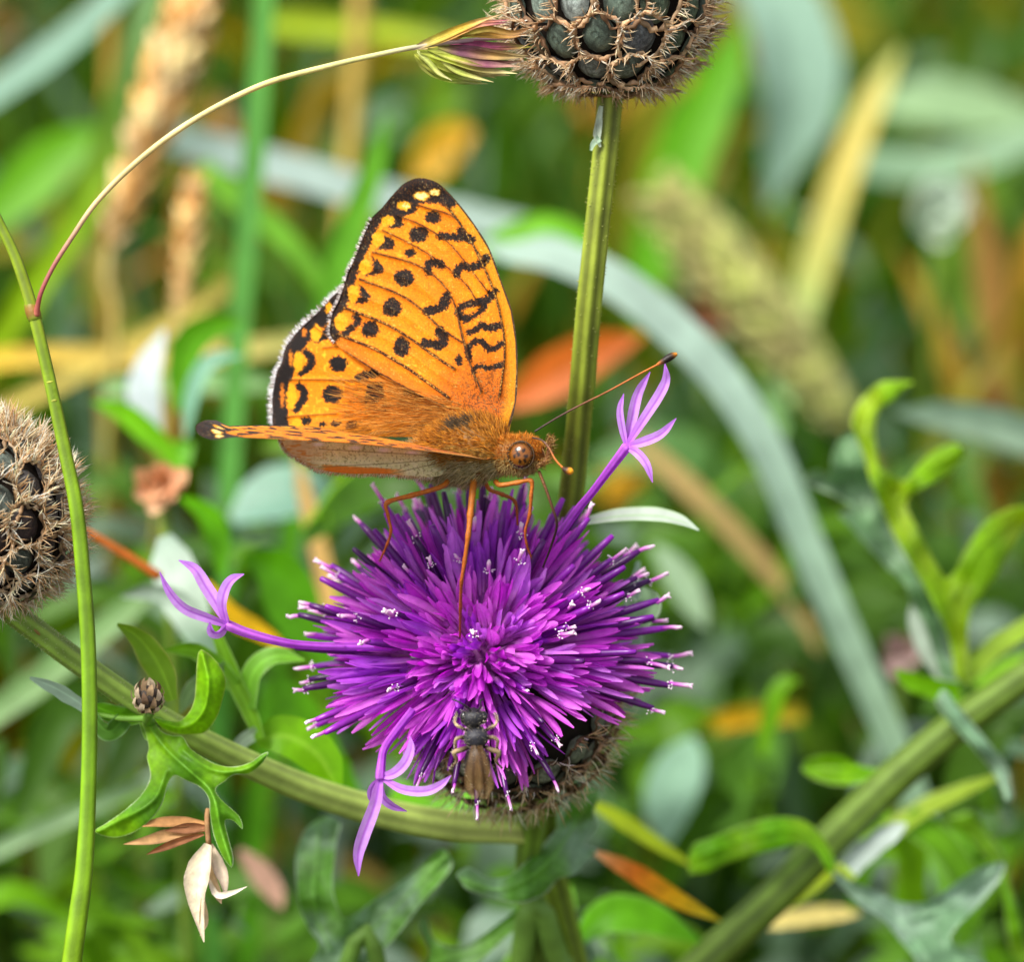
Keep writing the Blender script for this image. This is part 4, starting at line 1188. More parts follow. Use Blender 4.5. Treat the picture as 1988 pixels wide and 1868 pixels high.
# ------------------------------------------------------------------ the butterfly
def paint(pts, c, items, jx, jy, col=(17, 9, 8), soft=9.0):
    """items: ('e', x, y, rx, ry) ellipses, ('s', line, width) strokes, ('p', polygon)"""
    q = pts + np.stack([jx, jy], 1)
    for it in items:
        if it[0] == 'e':
            d = (np.sqrt(((q[:, 0] - it[1]) / it[3]) ** 2 + ((q[:, 1] - it[2]) / it[4]) ** 2) - 1) * min(it[3], it[4])
        elif it[0] == 's':
            d = seg_dist(q, smooth_poly(it[1], 3 * len(it[1])))[0] - it[2] * .5
        else:
            ins = inside(q, it[1])
            pl = np.vstack([it[1], it[1][:1]])
            d = seg_dist(q, pl)[0] * np.where(ins, -1, 1)
        c = blend(c, it[3] if it[0] == 's' and len(it) > 3 else (it[5] if it[0] == 'e' and len(it) > 5 else col), .5 - d / soft)
    return c

FORE = [(1590, 1440), (1650, 1430), (1696, 1270), (1705, 1100), (1700, 950), (1675, 790), (1622, 640), (1560, 470), (1480, 340), (1400, 235), (1310, 140), (1245, 106), (1180, 100), (1110, 130), (1050, 190), (1000, 250), (940, 310), (905, 380), (880, 440), (850, 520), (815, 590), (795, 660), (765, 740), (735, 800), (722, 870), (722, 920), (748, 958), (800, 1000), (870, 1050), (960, 1104), (1060, 1160), (1150, 1212), (1250, 1265), (1340, 1320), (1430, 1390), (1520, 1440)]
HIND = [(1500, 1400), (1400, 1200), (1200, 1100), (1000, 900), (880, 700), (800, 670), (770, 690), (720, 735), (655, 800), (590, 860), (530, 925), (492, 990), (474, 1060), (442, 1125), (428, 1190), (420, 1260), (424, 1340), (432, 1395), (480, 1440), (600, 1450), (800, 1455), (1000, 1450), (1200, 1450), (1350, 1440)]
def Z(p):
    p = np.asarray(p, float)
    return np.stack([370.1 + p[..., 0] * .3723, 308.4 + p[..., 1] * .3723], -1)

FORE_MARGIN = FORE[11:26]
FORE_SPOTS = [
    ('p', [(1100, 125), (1180, 92), (1250, 98), (1330, 150), (1405, 238), (1350, 258), (1290, 232), (1225, 225), (1180, 240), (1180, 275), (1130, 290), (1105, 300), (1108, 350), (1045, 362), (1010, 330), (960, 330), (1000, 250), (1050, 190)]),
    ('p', [(1040, 340), (1108, 330), (1100, 356), (1030, 366)]),
    ('p', [(1010, 392), (1065, 430), (1058, 468), (965, 474), (1000, 440)]),
    ('p', [(945, 505), (985, 542), (1015, 575), (985, 602), (905, 612), (955, 575)]),
    ('p', [(880, 650), (936, 712), (925, 748), (855, 755), (885, 715)]),
    ('s', [(862, 818), (878, 845), (838, 880), (805, 908)], 34),
    ('e', 1262, 303, 42, 32), ('e', 1190, 392, 51, 42), ('e', 1145, 490, 29, 21), ('e', 1113, 622, 53, 46), ('e', 1050, 776, 49, 48), ('e', 938, 888, 47, 42), ('e', 1100, 980, 42, 52),
    ('s', [(1242, 590), (1238, 552), (1278, 538), (1310, 556)], 42),
    ('s', [(1338, 718), (1312, 768), (1275, 786), (1240, 792)], 50),
    ('s', [(1225, 958), (1270, 968), (1312, 968), (1320, 930), (1298, 902)], 50),
    ('s', [(1305, 400), (1370, 408), (1430, 408), (1465, 425)], 40), ('s', [(1400, 370), (1450, 410)], 34),
    ('s', [(1385, 602), (1405, 562), (1460, 562), (1515, 548), (1545, 515)], 42),
    ('s', [(1432, 835), (1398, 802), (1418, 764), (1475, 752), (1540, 742), (1572, 700)], 36), ('s', [(1435, 838), (1490, 812), (1535, 770)], 28), ('s', [(1500, 745), (1560, 720), (1590, 690)], 30),
    ('s', [(1448, 908), (1490, 892), (1518, 864), (1560, 888), (1608, 872)], 28), ('s', [(1540, 880), (1608, 868)], 34),
    ('s', [(1452, 1040), (1448, 990), (1480, 955), (1520, 952), (1552, 990), (1590, 986), (1624, 964)], 32),
    ('s', [(1470, 1105), (1512, 1078), (1552, 1092), (1622, 1074)], 26), ('e', 1400, 1050, 18, 28)]
FORE_VEINS = [([(1612, 1230), (1638, 1000), (1612, 800), (1562, 640), (1480, 462), (1400, 330), (1330, 240)], 11), ([(1515, 1210), (1462, 1080), (1412, 920), (1388, 800), (1350, 700), (1262, 602), (1150, 540), (950, 485)], 8),
              ([(1412, 955), (1300, 878), (1200, 782), (1080, 702), (880, 626)], 10), ([(1375, 1095), (1250, 1012), (1140, 932), (1000, 852), (800, 775)], 13), ([(1345, 1245), (1230, 1162), (1100, 1072), (960, 992), (765, 912)], 15),
              ([(1500, 760), (1450, 672), (1372, 592), (1282, 522), (1150, 442), (1000, 370)], 6), ([(1545, 685), (1482, 602), (1420, 522), (1340, 432), (1220, 352), (1080, 292)], 6), ([(1530, 525), (1452, 422), (1372, 302), (1190, 240)], 6),
              ([(1390, 800), (1440, 1000), (1490, 1180)], 5), ([(1350, 1300), (1180, 1225), (960, 1100), (800, 1000)], 8)]
FORE_YELLOW = [('e', 1275, 172, 29, 18), ('e', 1205, 192, 42, 25), ('e', 1112, 242, 38, 26), ('e', 1030, 322, 33, 27), ('e', 978, 420, 31, 36), ('e', 908, 562, 27, 44), ('e', 846, 700, 27, 46), ('e', 785, 850, 35, 48)]

def fore_colours(p):
    x, y = p[:, 0], p[:, 1]
    n1 = vnoise(x, y, 14, 1); n2 = vnoise(x, y, 55, 2); n3 = vnoise(x, y, 5, 3)
    jx = (vnoise(x, y, 9, 4) - .5) * 16 + (n3 - .5) * 12; jy = (vnoise(x, y, 9, 5) - .5) * 16 + (vnoise(x, y, 5, 6) - .5) * 12
    c = np.tile(np.array((238, 128, 2.)), (len(p), 1))
    c = blend(c, (246, 148, 6), (n2 - .4) * 1.2)
    c = blend(c, (252, 176, 40), np.clip((n1 - .74) * 3.2, 0, .8))
    base_d = np.hypot(x - 1560, y - 1330)
    c = blend(c, (190, 92, 8), np.clip(1.25 - base_d / 330, 0, .95))
    c = blend(c, (84, 44, 10), np.clip((n3 - .47) * 4, 0, 1) * np.clip(1.25 - base_d / 270, 0, .85))
    low = seg_dist(p, FORE[26:34])[0]
    c = blend(c, (196, 106, 14), np.clip(1 - low / 75, 0, .75))
    costa = seg_dist(p, FORE[1:11])[0]
    c = blend(c, (214, 142, 12), np.clip(1.6 - costa / 45, 0, .8) * (y > 250))
    c = paint(p, c, FORE_SPOTS, jx, jy)
    mg = seg_dist(p + np.stack([jx, jy], 1), smooth_poly(FORE_MARGIN, 60))[0]
    c = blend(c, (22, 13, 11), (58 - mg) / 8)
    c = paint(p, c, FORE_YELLOW, jx * .7, jy * .7, (246, 164, 18), 7)
    c = paint(p, c, [('e', 1275, 172, 25, 14), ('e', 1205, 192, 34, 18), ('e', 1120, 246, 22, 12)], jx, jy, (255, 232, 150), 9)
    c = blend(c, (34, 22, 17), ((17 - mg) / 6) * .9)
    for ln, wd in FORE_VEINS:
        d = seg_dist(p + np.stack([jx, jy], 1) * .22, smooth_poly(ln, 30))[0]
        c = blend(c, (48, 26, 12), (.5 - (d - wd * .5) / 4) * .92)
        c = blend(c, (216, 160, 60), ((wd * .5 - d) / 3) * np.clip((n3 - .5) * 3, 0, .6))
    c = blend(c, (54, 40, 30), (9 - costa) / 4)
    c = blend(c, (255, 226, 150), (n3 > .84) * .4 * (vnoise(x, y, 40, 9) > .45))
    c = blend(c, (150, 80, 10), np.clip((vnoise(x, y, 3.2, 12) - .66) * 3, 0, .45))
    return c * (.93 + .14 * vnoise(x, y, 4, 8))[:, None]

HIND_MARGIN = HIND[5:18]
HIND_SPOTS = [('s', [(602, 1008), (634, 1050), (615, 1088), (575, 1115)], 38), ('s', [(565, 1182), (594, 1222), (582, 1262), (545, 1305)], 40), ('e', 602, 1366, 28, 20), ('e', 770, 1070, 46, 40), ('e', 738, 1228, 53, 47),
              ('s', [(875, 1140), (920, 1125), (985, 1110)], 44), ('p', [(925, 1180), (1000, 1160), (1010, 1240), (960, 1280), (900, 1270)]), ('s', [(1120, 1222), (1210, 1235)], 28), ('e', 690, 1382, 20, 12), ('e', 755, 1380, 26, 14), ('e', 838, 1386, 30, 18),
              ('p', [(700, 880), (740, 850), (725, 935), (660, 960), (640, 950)]), ('p', [(560, 940), (620, 910), (600, 975), (540, 1000)])]
HIND_YELLOW = [('e', 655, 908, 30, 44), ('e', 720, 775, 18, 30), ('e', 560, 1060, 25, 58), ('e', 522, 1040, 10, 40, (214, 120, 20)), ('e', 526, 1242, 26, 66), ('e', 478, 1235, 12, 60, (206, 112, 20)), ('e', 552, 1378, 28, 28), ('e', 590, 905, 14, 24, (206, 112, 20))]
HIND_VEINS = [([(520, 1150), (800, 1153), (1010, 1166)], 6), ([(500, 1345), (640, 1335), (760, 1328)], 6), ([(690, 985), (790, 978), (880, 985)], 5), ([(640, 870), (780, 980)], 5)]

def hind_colours(p):
    x, y = p[:, 0], p[:, 1]
    n1 = vnoise(x, y, 14, 21); n2 = vnoise(x, y, 55, 22); n3 = vnoise(x, y, 5, 23)
    jx = (vnoise(x, y, 9, 24) - .5) * 16 + (n3 - .5) * 12; jy = (vnoise(x, y, 9, 25) - .5) * 16 + (vnoise(x, y, 5, 26) - .5) * 12
    c = np.tile(np.array((240, 132, 2.)), (len(p), 1))
    c = blend(c, (244, 144, 8), (n2 - .4) * 1.3)
    c = blend(c, (255, 206, 60), np.clip((n1 - .74) * 3, 0, .7))
    c = blend(c, (190, 108, 20), np.clip((x - 860 + 60 * (n1 - .5)) / 300, 0, .85))
    c = blend(c, (210, 130, 26), np.clip((y - 1330) / 70, 0, .8) * np.clip((x - 560) / 90, 0, 1))
    c = paint(p, c, HIND_SPOTS, jx, jy)
    mg = seg_dist(p + np.stack([jx, jy], 1), smooth_poly(HIND_MARGIN, 60))[0]
    c = blend(c, (22, 13, 11), (86 - mg) / 8)
    c = paint(p, c, HIND_YELLOW, jx * .8, jy * .8, (246, 160, 14), 7)
    c = blend(c, (56, 40, 32), (16 - mg) / 6)
    for ln, wd in HIND_VEINS:
        d = seg_dist(p, smooth_poly(ln, 24))[0]
        c = blend(c, (130, 76, 14), .5 - (d - wd * .5) / 4)
    return c * (.93 + .14 * vnoise(x, y, 4, 28))[:, None]

def butterfly():
    base = P(915, 945, .15)
    th = thing('butterfly', 'orange and black spotted fritillary butterfly feeding on the purple flower', 'butterfly', base)
    def B(m, name, mat, parent=th):
        return m.build(name, mat, parent, base)
    # body: abdomen, thorax and head as one surface
    sp = [(690, 893, .75, 8), (730, 893, .72, 18), (780, 892, .66, 27), (830, 888, .5, 36), (872, 879, .35, 55), (915, 872, .2, 66), (950, 875, .08, 59), (976, 883, 0, 38), (996, 884, -.06, 35), (1020, 884, -.1, 37), (1042, 888, -.14, 27), (1056, 892, -.16, 10)]
    arr = spline(np.array(sp), 60)
    path = np.array([P(a[0], a[1], a[2]) for a in arr])
    m = MB()
    m.tube(path, arr[:, 3] * S, 24, interp(np.array([(190, 130, 70), (186, 126, 60), (150, 100, 40), (130, 92, 40), (140, 96, 36), (150, 100, 40), (150, 92, 30), (140, 90, 40)], float), 60))
    body = B(m, 'body', M_FUR)
    # fur
    def body_fur(n, lo, hi, length, cols_fn, lay, width=.0055, side=None):
        rs = np.random.default_rng(int(lo * 100) + n)
        Bs, Ds, Cs, Ls = [], [], [], []
        tan = np.gradient(path, axis=0)
        while len(Bs) < n:
            t = rs.uniform(lo, hi); i = int(t * 59)
            ax = nrm(tan[i])
            a = rs.uniform(0, 2 * math.pi)
            s1 = nrm(U - ax * np.dot(U, ax)); s2 = np.cross(ax, s1)
            dv = s1 * math.cos(a) + s2 * math.sin(a)
            if np.dot(dv, -F) < -.35:
                continue
            up = np.dot(dv, U)
            if side is not None and not side(up):
                continue
            Bs.append(path[i] + dv * arr[i, 3] * S * .96)
            Ds.append(dv * (1 - lay) - ax * lay + rs.normal(size=3) * .18)
            Cs.append(cols_fn(t, up, rs)); Ls.append(length * rs.uniform(.6, 1.25))
        mm = MB()
        mm.hairs(np.array(Bs), np.array(Ds), np.array(Ls), width, np.array(Cs), bend=.18, seg=2)
        return mm
    def col_body(t, up, rs):
        if up > .05:
            c = np.array([(200, 128, 30), (176, 106, 26), (216, 148, 44), (150, 92, 24)][rs.integers(4)], float)
            if .42 < t < .52 and .55 < up < .9:
                c = np.array((84, 66, 44.))
        elif up > -.35:
            c = np.array([(190, 150, 70), (206, 160, 70), (150, 120, 60), (200, 130, 40)][rs.integers(4)], float)
        else:
            c = np.array([(214, 196, 140), (190, 176, 120), (226, 214, 170), (150, 140, 90)][rs.integers(4)], float)
        return c * rs.uniform(.85, 1.1)
    fur = body_fur(5200, .26, .66, .15, col_body, .5)
    B(fur, 'fur', M_FUR, body)
    B(body_fur(1500, .64, .97, .075, lambda t, up, rs: np.array([(206, 120, 24), (180, 104, 24), (222, 150, 50)][rs.integers(3)], float) if up > -.2 else np.array((196, 170, 110.)), .1, .0045), 'head_fur', M_FUR, body)
    B(body_fur(700, .05, .3, .09, lambda t, up, rs: np.array((206, 180, 130.)) * rs.uniform(.8, 1.1), .4), 'abdomen_fur', M_FUR, body)
    # eyes
    for s in (0, 1):
        c = P(1012, 884, -.28) if s == 0 else P(1030, 872, .06)
        if s == 0:
            ex = nrm(R * .9 - F * .35); ez = nrm(-F - R * .2); ey = nrm(np.cross(ez, ex)); ex = np.cross(ey, ez)
        else:
            ex, ey, ez = R, U, F
        v, f, cc = [], [], []
        nu, nv = 40, 24
        spots = [(-.28, .42), (.3, .36), (-.42, -.1), (.02, -.5), (.5, -.1), (.42, -.45), (-.1, .06)]
        for i in range(nv + 1):
            ph = math.pi * i / nv
            for j in range(nu):
                tt = 2 * math.pi * j / nu
                x, y, z = math.sin(ph) * math.cos(tt), math.sin(ph) * math.sin(tt), math.cos(ph)
                v.append(c + (ex * x * 24 + ey * y * 25 + ez * z * 17) * S)
                q = np.array((120, 70, 18.))
                r = math.hypot(x, y)
                if r > .8 or z < 0:
                    q = np.array((76, 44, 12.))
                if z > 0:
                    for (a_, b_) in spots:
                        if math.hypot(x - a_, (y - b_) * .85) < .15:
                            q = np.array((40, 20, 8.))
                cc.append(q)
        for i in range(nv):
            for j in range(nu):
                k = (j + 1) % nu
                f.append((i * nu + j, (i + 1) * nu + j, (i + 1) * nu + k, i * nu + k))
        m = MB(); m.add(v, f, np.array(cc)); eye = B(m, 'eye', M_EYE)
        if s == 0:
            ring = [c + (ex * math.cos(a) * 25.5 + ey * math.sin(a) * 26.5 + ez * 3) * S for a in np.linspace(0, 2 * math.pi, 40)]
            m = MB(); m.tube(np.array(ring), 2.0 * S, 6, (60, 40, 16), capped=False); B(m, 'eye_rim', M_CHITIN, eye)
    # palps, proboscis, antennae
    m = MB(); m.tube(spline([P(1040, 905, -.25), P(1060, 895, -.25), P(1066, 868, -.24), P(1068, 850, -.22)], 12), np.array([6, 5.5, 4, 1.5]) * S, 8, [(150, 110, 60), (120, 74, 34), (90, 46, 24)])
    q = spline([P(1040, 905, -.25), P(1060, 895, -.25), P(1066, 868, -.24), P(1068, 850, -.22)], 30)
    m.hairs(q[rng.integers(0, 30, 420)] + rng.normal(size=(420, 3)) * .025, rng.normal(size=(420, 3)) * .6 + R * .5 + U * .3, .075, .004, np.array([(186, 140, 70), (120, 70, 30), (206, 170, 110)], float)[rng.integers(0, 3, 420)]); B(m, 'palp', M_FUR)
    m = MB(); m.tube(spline([P(1046, 915, -.2), P(1058, 945, -.25), P(1072, 985, -.28), P(1081, 1018, -.25), P(1072, 1055, -.1), P(1054, 1102, .15)], 30), np.array([3.4, 3, 2.8, 2.6, 2.4, 2]) * S, 7, [(120, 76, 30), (84, 48, 24), (40, 22, 18), (36, 18, 20)]); B(m, 'proboscis', M_CHITIN)
    for pts, cp, cc in (([(1038, 838, -.12), (1075, 815, -.1), (1120, 790, -.05), (1180, 760, 0), (1240, 727, .05), (1280, 706, .05)], [(1276, 708, .05), (1290, 700, .05), (1303, 692, .05), (1314, 687, .05)], [(206, 110, 30), (36, 24, 20), (30, 22, 20), (240, 150, 40)]),
                        ([(1034, 850, -.26), (1052, 855, -.36), (1066, 870, -.44), (1078, 892, -.5), (1094, 910, -.55)], [(1092, 908, -.55), (1099, 913, -.57), (1107, 915, -.58), (1113, 916, -.58)], [(90, 50, 24), (40, 26, 20), (236, 150, 24), (250, 180, 40)])):
        m = MB(); m.tube(spline([P(*p) for p in pts], 40), 1.9 * S, 8, [(44, 32, 28), (90, 60, 50), (170, 96, 40), (206, 110, 30)]); a = B(m, 'antenna', M_CHITIN)
        m = MB(); m.tube(spline([P(*p) for p in cp], 14), np.array([2.6, 5, 7, 7.4, 6.4, 3]) * S, 12, cc); B(m, 'club', M_CHITIN, a)
    # legs
    LC = [(170, 100, 26), (180, 100, 24), (160, 78, 24), (150, 64, 26)]
    for pts, rad in (([(870, 935, .05), (855, 946, -.02), (800, 962, -.1), (752, 976, -.18), (753, 1000, -.15), (759, 1030, -.1), (752, 1056, -.02), (738, 1088, .1)], [7, 6, 5.4, 5.4, 3.6, 3.4, 3, 2.2]),
                     ([(920, 930, .0), (917, 960, -.12), (913, 1000, -.2), (909, 1040, -.24), (902, 1090, -.2), (896, 1130, -.15), (894, 1180, .1), (893, 1237, .5)], [8.5, 8, 7, 5.5, 4.6, 4, 3.6, 2.4]),
                     ([(962, 935, -.02), (972, 942, -.1), (1005, 937, -.16), (1031, 934, -.2), (1031, 965, -.18), (1028, 1000, -.14), (1020, 1030, -.08), (1022, 1055, -.03), (1031, 1082, .05)], [6.5, 6, 5.2, 5, 4, 3.8, 3, 2.8, 2]),
                     ([(940, 930, .3), (950, 950, .4), (975, 960, .5), (1000, 975, .6), (1005, 1020, .7)], [5.5, 5, 4.5, 3.8, 2.5])):
        m = MB(); rr = interp(np.array(rad) * .84, 60) * S
        kn = np.linspace(0, 1, len(rad))
        for q_ in kn[2:-1]:
            rr = rr * (1 + .3 * np.exp(-((np.linspace(0, 1, 60) - q_) / .02) ** 2))
        m.tube(spline([P(*p) for p in pts], 60), rr, 9, LC)
        q = spline([P(*p) for p in pts], 60)[24:]
        m.hairs(q[rng.integers(0, 36, 150)], rng.normal(size=(150, 3)) + np.array([0, 0, -.6]), .045, .0035, (110, 60, 26)); B(m, 'leg', M_CHITIN)

    # wings
    SK = .34
    def far_depth(D):
        dx = (985 - D[:, 0]) * S; dy = (870 - D[:, 1]) * S
        return .18 + SK * dx * .9 + .10 * dy + .05 * dx * dx * .3
    def lift2(D, d):
        k = (DC + d) / DC
        return O + np.outer((D[:, 0] - 994) * S * k, R) + np.outer((934 - D[:, 1]) * S * k, U) + np.outer(d, F)
    f2, ff, fpoly = wing_grid(FORE)
    fc = fore_colours(f2)
    vein = np.full(len(f2), 1e9)
    for ln, wd in FORE_VEINS:
        vein = np.minimum(vein, seg_dist(f2, smooth_poly(ln, 24))[0])
    D = Z(f2)
    ruf = -.022 * np.exp(-(vein / 9) ** 2) + .02 * np.sin(vein / 26)
    d = far_depth(D) + ruf
    m = MB(); m.add(lift2(D, d), ff, fc); fw = B(m, 'forewing', M_WING)
    fw['label'] = 'raised far forewing, upper side'
    h2, hf, hpoly = wing_grid(HIND)
    hc = hind_colours(h2)
    D = Z(h2)
    hv = np.full(len(h2), 1e9)
    for ln, wd in HIND_VEINS:
        hv = np.minimum(hv, seg_dist(h2, smooth_poly(ln, 24))[0])
    d = far_depth(D) + .10 + .02 * np.sin(h2[:, 1] / 60) - .02 * np.exp(-(hv / 9) ** 2)
    m = MB(); m.add(lift2(D, d), hf, hc); hw = B(m, 'hindwing', M_WING)
    hw['label'] = 'far hindwing, upper side'
    # white fringes
    def fringe(line, parent, extra, n, length, col):
        ln = smooth_poly(line, 300)
        tan = np.gradient(ln, axis=0); nn = np.stack([tan[:, 1], -tan[:, 0]], 1)
        nn /= np.linalg.norm(nn, axis=1)[:, None]
        cen = np.array([1100, 900.])
        flip = ((ln - cen) * nn).sum(1) < 0
        nn[flip] *= -1
        i = rng.integers(0, 300, n)
        p0 = Z(ln[i] - nn[i] * 5); p1 = Z(ln[i] + nn[i] * 10 + rng.normal(size=(n, 2)) * 4)
        a = lift2(p0, far_depth(p0) + extra); b = lift2(p1, far_depth(p1) + extra)
        mm = MB(); mm.hairs(a, b - a + rng.normal(size=(n, 3)) * .01, length * rng.uniform(.6, 1.2, n), .006, np.array(col)[rng.integers(0, len(col), n)].astype(float)); B(mm, 'fringe', M_HAIR, parent)
    fringe(FORE[16:27], fw, -.01, 420, .055, [(226, 214, 206), (90, 70, 64), (240, 236, 236)])
    fringe(HIND[5:18], hw, .1, 620, .085, [(240, 238, 238), (226, 224, 230), (250, 250, 250), (150, 130, 120)])
    # hairs lying on the wing bases
    n = 1250
    q = np.stack([1440 - 640 * rng.uniform(0, 1, n) ** 1.6, rng.uniform(1150, 1440, n)], 1)
    keep = (q[:, 1] > 1120 + (q[:, 0] - 900) * .30) & (q[:, 1] < 1440)
    q = q[keep]
    p0 = Z(q); dirs = np.stack([-1 + 0 * q[:, 0], -.35 + .55 * (q[:, 1] - 1180) / 250], 1) + rng.normal(size=q.shape) * .14
    p1 = Z(q + dirs * 90)
    a = lift2(p0, far_depth(p0) + .03); b = lift2(p1, far_depth(p1) - .05)
    mm = MB(); hcols = np.array([(216, 152, 64), (200, 128, 40), (170, 104, 34), (234, 180, 90), (110, 70, 30)], float)[rng.integers(0, 5, len(q))]
    mm.hairs(a, b - a, rng.uniform(.12, .42, len(q)), .0036, hcols, bend=.15); B(mm, 'wing_hair', M_FUR, hw)

    # near forewing, seen almost edge on: the mirrored wing, laid back level
    rt = np.array([1655, 1335.]); ap = np.array([1215, 100.])
    e1 = (ap - rt) / np.linalg.norm(ap - rt); e2 = np.array([e1[1], -e1[0]])
    if e2[0] > 0:
        e2 = -e2
    rel = f2 - rt
    u = rel @ e1; v = rel @ e2
    uu = u * .3723 * S * 1.125; vv = v * .3723 * S * .92
    root = P(935, 889, -.28)
    E1 = nrm(-R * 1 + U * .083 - F * .20); E2 = nrm(F * 1 + U * .075 - R * .04)
    E2 = nrm(E2 - E1 * np.dot(E1, E2)); E3 = np.cross(E1, E2)
    if np.dot(E3, U) < 0:
        E3 = -E3
    bow = .07 * np.sin(np.clip(uu / 3.4, 0, 1) * math.pi) + ruf * .5
    tw = .0 + .07 * np.clip(uu / 3.2, 0, 1.05) ** 3 + .4 * np.clip((uu / uu.max() - .86) / .14, 0, 1) ** 1.3
    pos = root + np.outer(uu, E1) + np.outer(vv * np.cos(tw), E2) + np.outer(bow + vv * np.sin(tw), E3)
    m = MB(); m.add(pos, ff, fc); nf = B(m, 'forewing', M_WING)
    nf['label'] = 'near forewing seen edge on'
    # near hindwing, grey-olive underside
    UND = [(545, 850), (556, 872), (580, 890), (605, 905), (630, 914), (680, 920), (740, 920), (790, 924), (840, 926), (880, 915), (905, 900), (930, 886), (900, 876), (840, 868), (760, 858), (680, 852), (600, 846)]
    u2, uf, upoly = wing_grid(UND, 1.1)
    x, y = u2[:, 0], u2[:, 1]
    n1 = vnoise(x, y, 6, 41); n2 = vnoise(x * .5, y * 2, 5, 42); n3 = vnoise(x, y, 2.5, 43)
    c = np.tile(np.array((216, 218, 166.)), (len(u2), 1))
    c = blend(c, (232, 230, 192), (n1 - .45) * 1.6)
    c = blend(c, (130, 126, 80), np.clip((n3 - .66) * 3, 0, .6))
    c = blend(c, (206, 190, 150), (640 - x) / 50)
    c = blend(c, (196, 140, 70), np.clip((n2 - .45) * 3, 0, .8) * np.clip((650 - x) / 60, 0, 1))
    c = blend(c, (226, 132, 46), np.clip((y - (903 + (x - 640) * .06) + 2 * n1) / 3, 0, 1) * np.clip((x - 622) / 12, 0, 1) * np.clip((790 - x) / 40, 0, 1))
    c = blend(c, (236, 226, 196), np.clip((2.2 - np.abs(y - (899 + (x - 640) * .07))) / 2, 0, .7) * np.clip((x - 590) / 40, 0, 1) * np.clip((760 - x) / 60, 0, 1))
    c = blend(c, (150, 90, 40), np.clip((852 + (x - 560) * .085 - y) / 5, 0, .6))
    for sx in (618, 690, 745, 800):
        c = blend(c, (236, 232, 226), 1.4 - np.hypot((x - sx) / 13, (y - (858 + (sx - 560) * .088)) / 4))
    for sl in (-.02, .03, .08):
        ln = [(900, 888), (760, 888 + 400 * sl), (620, 886 + 700 * sl)]
        c = blend(c, (126, 120, 78), (1.2 - seg_dist(u2, ln)[0]) * .8)
    d = .02 + .0016 * (900 - y) + .0003 * (900 - x) - .0000025 * (x - 740) ** 2 * 0 + .02 * np.sin(y / 9)
    m = MB(); m.add(lift2(u2, d), uf, c); nh = B(m, 'hindwing', M_WING)
    nh['label'] = 'grey-olive underside of the near hindwing'
    ln = smooth_poly(UND[0:9], 200)
    i = rng.integers(0, 200, 900)
    p0 = ln[i]; p1 = p0 + np.array([-.3, 1.0]) * 8 + rng.normal(size=(900, 2)) * 2.5 + np.stack([-(700 - p0[:, 0]) / 40, 0 * p0[:, 0]], 1)
    a = lift2(p0, np.full(900, .03)); b = lift2(p1, np.full(900, .0))
    mm = MB(); mm.hairs(a, b - a, rng.uniform(.03, .085, 900), .005, np.array([(236, 224, 196), (214, 190, 150), (246, 240, 226), (190, 150, 100)], float)[rng.integers(0, 4, 900)]); B(mm, 'fringe', M_HAIR, nh)
butterfly()

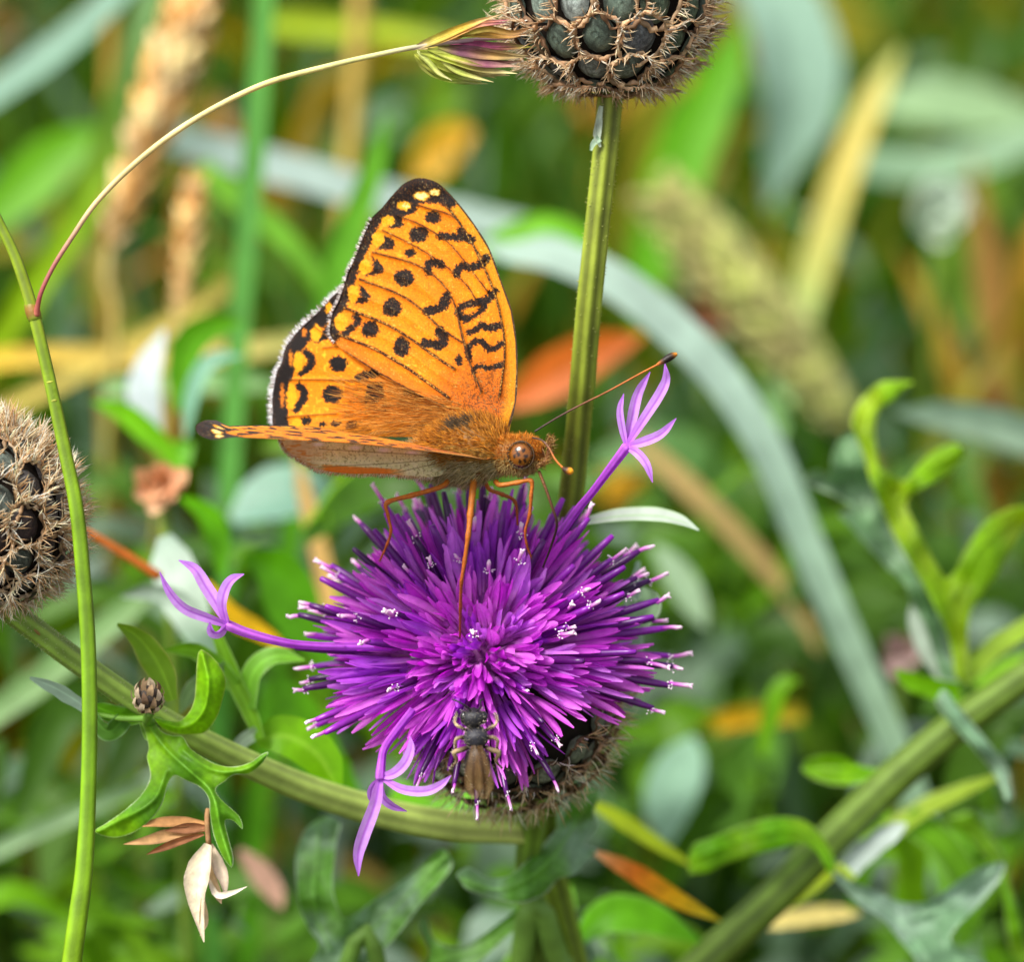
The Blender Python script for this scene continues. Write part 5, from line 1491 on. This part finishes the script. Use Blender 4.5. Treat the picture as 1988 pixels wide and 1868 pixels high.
# ------------------------------------------------------------------ the little bee
def bee():
    d0 = -.62
    base = P(924, 1450, d0 + .15)
    th = thing('bee', 'small dark grey bee clinging to the lower florets', 'bee', base)
    def B(m, name, mat, parent=th):
        return m.build(name, mat, parent, base)
    sp = [(919, 1376, 8), (919, 1384, 20), (920, 1395, 24), (921, 1407, 19), (922, 1412, 11), (923, 1418, 18), (924, 1430, 25), (925, 1443, 21), (925, 1451, 10), (925, 1460, 18), (926, 1480, 25), (927, 1505, 22), (928, 1528, 10), (928, 1536, 3)]
    arr = spline(np.array(sp, float), 70)
    dep = d0 + .0 + .12 * np.clip((arr[:, 1] - 1440) / 90, 0, 1)
    path = np.array([P(a[0], a[1], dd) for a, dd in zip(arr, dep)])
    cc = interp(np.array([(30, 30, 34), (44, 44, 50), (38, 38, 44), (30, 30, 34), (48, 48, 56), (44, 44, 52), (46, 44, 46), (50, 42, 36), (40, 34, 28), (50, 42, 34), (40, 32, 26)], float), 70)
    m = MB(); m.tube(path, arr[:, 2] * S, 20, cc); body = B(m, 'body', M_CHITIN)
    rs = np.random.default_rng(3)
    i = rs.integers(3, 66, 500); a = rs.uniform(0, 6.28, 500)
    dv = np.outer(np.cos(a), R) - np.outer(np.abs(np.sin(a)), F) + rs.normal(size=(500, 3)) * .2
    dv /= np.linalg.norm(dv, axis=1)[:, None]
    mm = MB(); mm.hairs(path[i] + dv * (arr[i, 2] * S)[:, None], dv + U * .2, rs.uniform(.02, .05, 500), .003, np.array([(196, 186, 166), (120, 110, 100), (226, 216, 196)], float)[rs.integers(0, 3, 500)]); B(mm, 'hair', M_HAIR, body)
    for s in (-1, 1):
        m = MB(); m.blob(P(920 + s * 19, 1393, d0 - .03), [R, U, F], (8 * S, 13 * S, 10 * S), (26, 26, 30), 12, 8); B(m, 'eye', M_EYE)
        m = MB(); m.tube(spline([P(920 + s * 6, 1381, d0 - .1), P(920 + s * 14, 1372, d0 - .14), P(920 + s * 22 - 10, 1362, d0 - .15), P(920 + s * 30 - 12, 1358, d0 - .12)], 12), 1.8 * S, 6, (34, 32, 34)); B(m, 'antenna', M_CHITIN)
        # legs: pale yellow and brown
        for pts, rad in (([(924 + s * 16, 1420, d0 + .03), (924 + s * 27, 1414, d0 - .03), (924 + s * 38, 1408, d0 - .02), (924 + s * 41, 1398, d0 + .05), (924 + s * 37, 1384, d0 + .12)], [3, 3.2, 2.6, 2.0, 1.3]),
                         ([(925 + s * 18, 1436, d0 + .03), (925 + s * 30, 1432, d0 - .06), (925 + s * 41, 1438, d0 - .04), (925 + s * 40, 1452, d0 + .04), (925 + s * 47, 1462, d0 + .12)], [3.2, 4, 3.2, 2.4, 1.4]),
                         ([(925 + s * 14, 1450, d0 + .03), (925 + s * 28, 1456, d0 - .08), (925 + s * 43, 1462, d0 - .06), (925 + s * 38, 1478, d0 + .02), (925 + s * 50, 1492, d0 + .12)], [3.4, 5.4, 5, 3.2, 1.6])):
            m = MB(); m.tube(spline([P(*p) for p in pts], 14), np.array(rad) * S, 8, [(40, 32, 28), (90, 70, 54), (196, 172, 130), (120, 92, 64), (60, 44, 32)])
            q = spline([P(*p) for p in pts], 40)
            m.hairs(q[rs.integers(4, 40, 160)], rs.normal(size=(160, 3)) - F * .3, .036, .003, (230, 214, 184)); B(m, 'leg', M_CHITIN)
        m = MB()
        pts = [(925 + s * 6, 1448, d0 - .17), (928 + s * 8, 1480, d0 - .22), (930 + s * 11, 1515, d0 - .2), (931 + s * 9, 1552, d0 - .14)]
        m.ribbon(spline([P(*p) for p in pts], 16), np.array([.25, .5, .8, 1, 1, .35]) * 18 * S, [(110, 78, 40), (140, 108, 66), (170, 146, 106)], fold=.08, across=6, roll=s * .15, mid=(90, 60, 30), edge=(96, 66, 36)); B(m, 'wing', M_BEEWING)
bee()
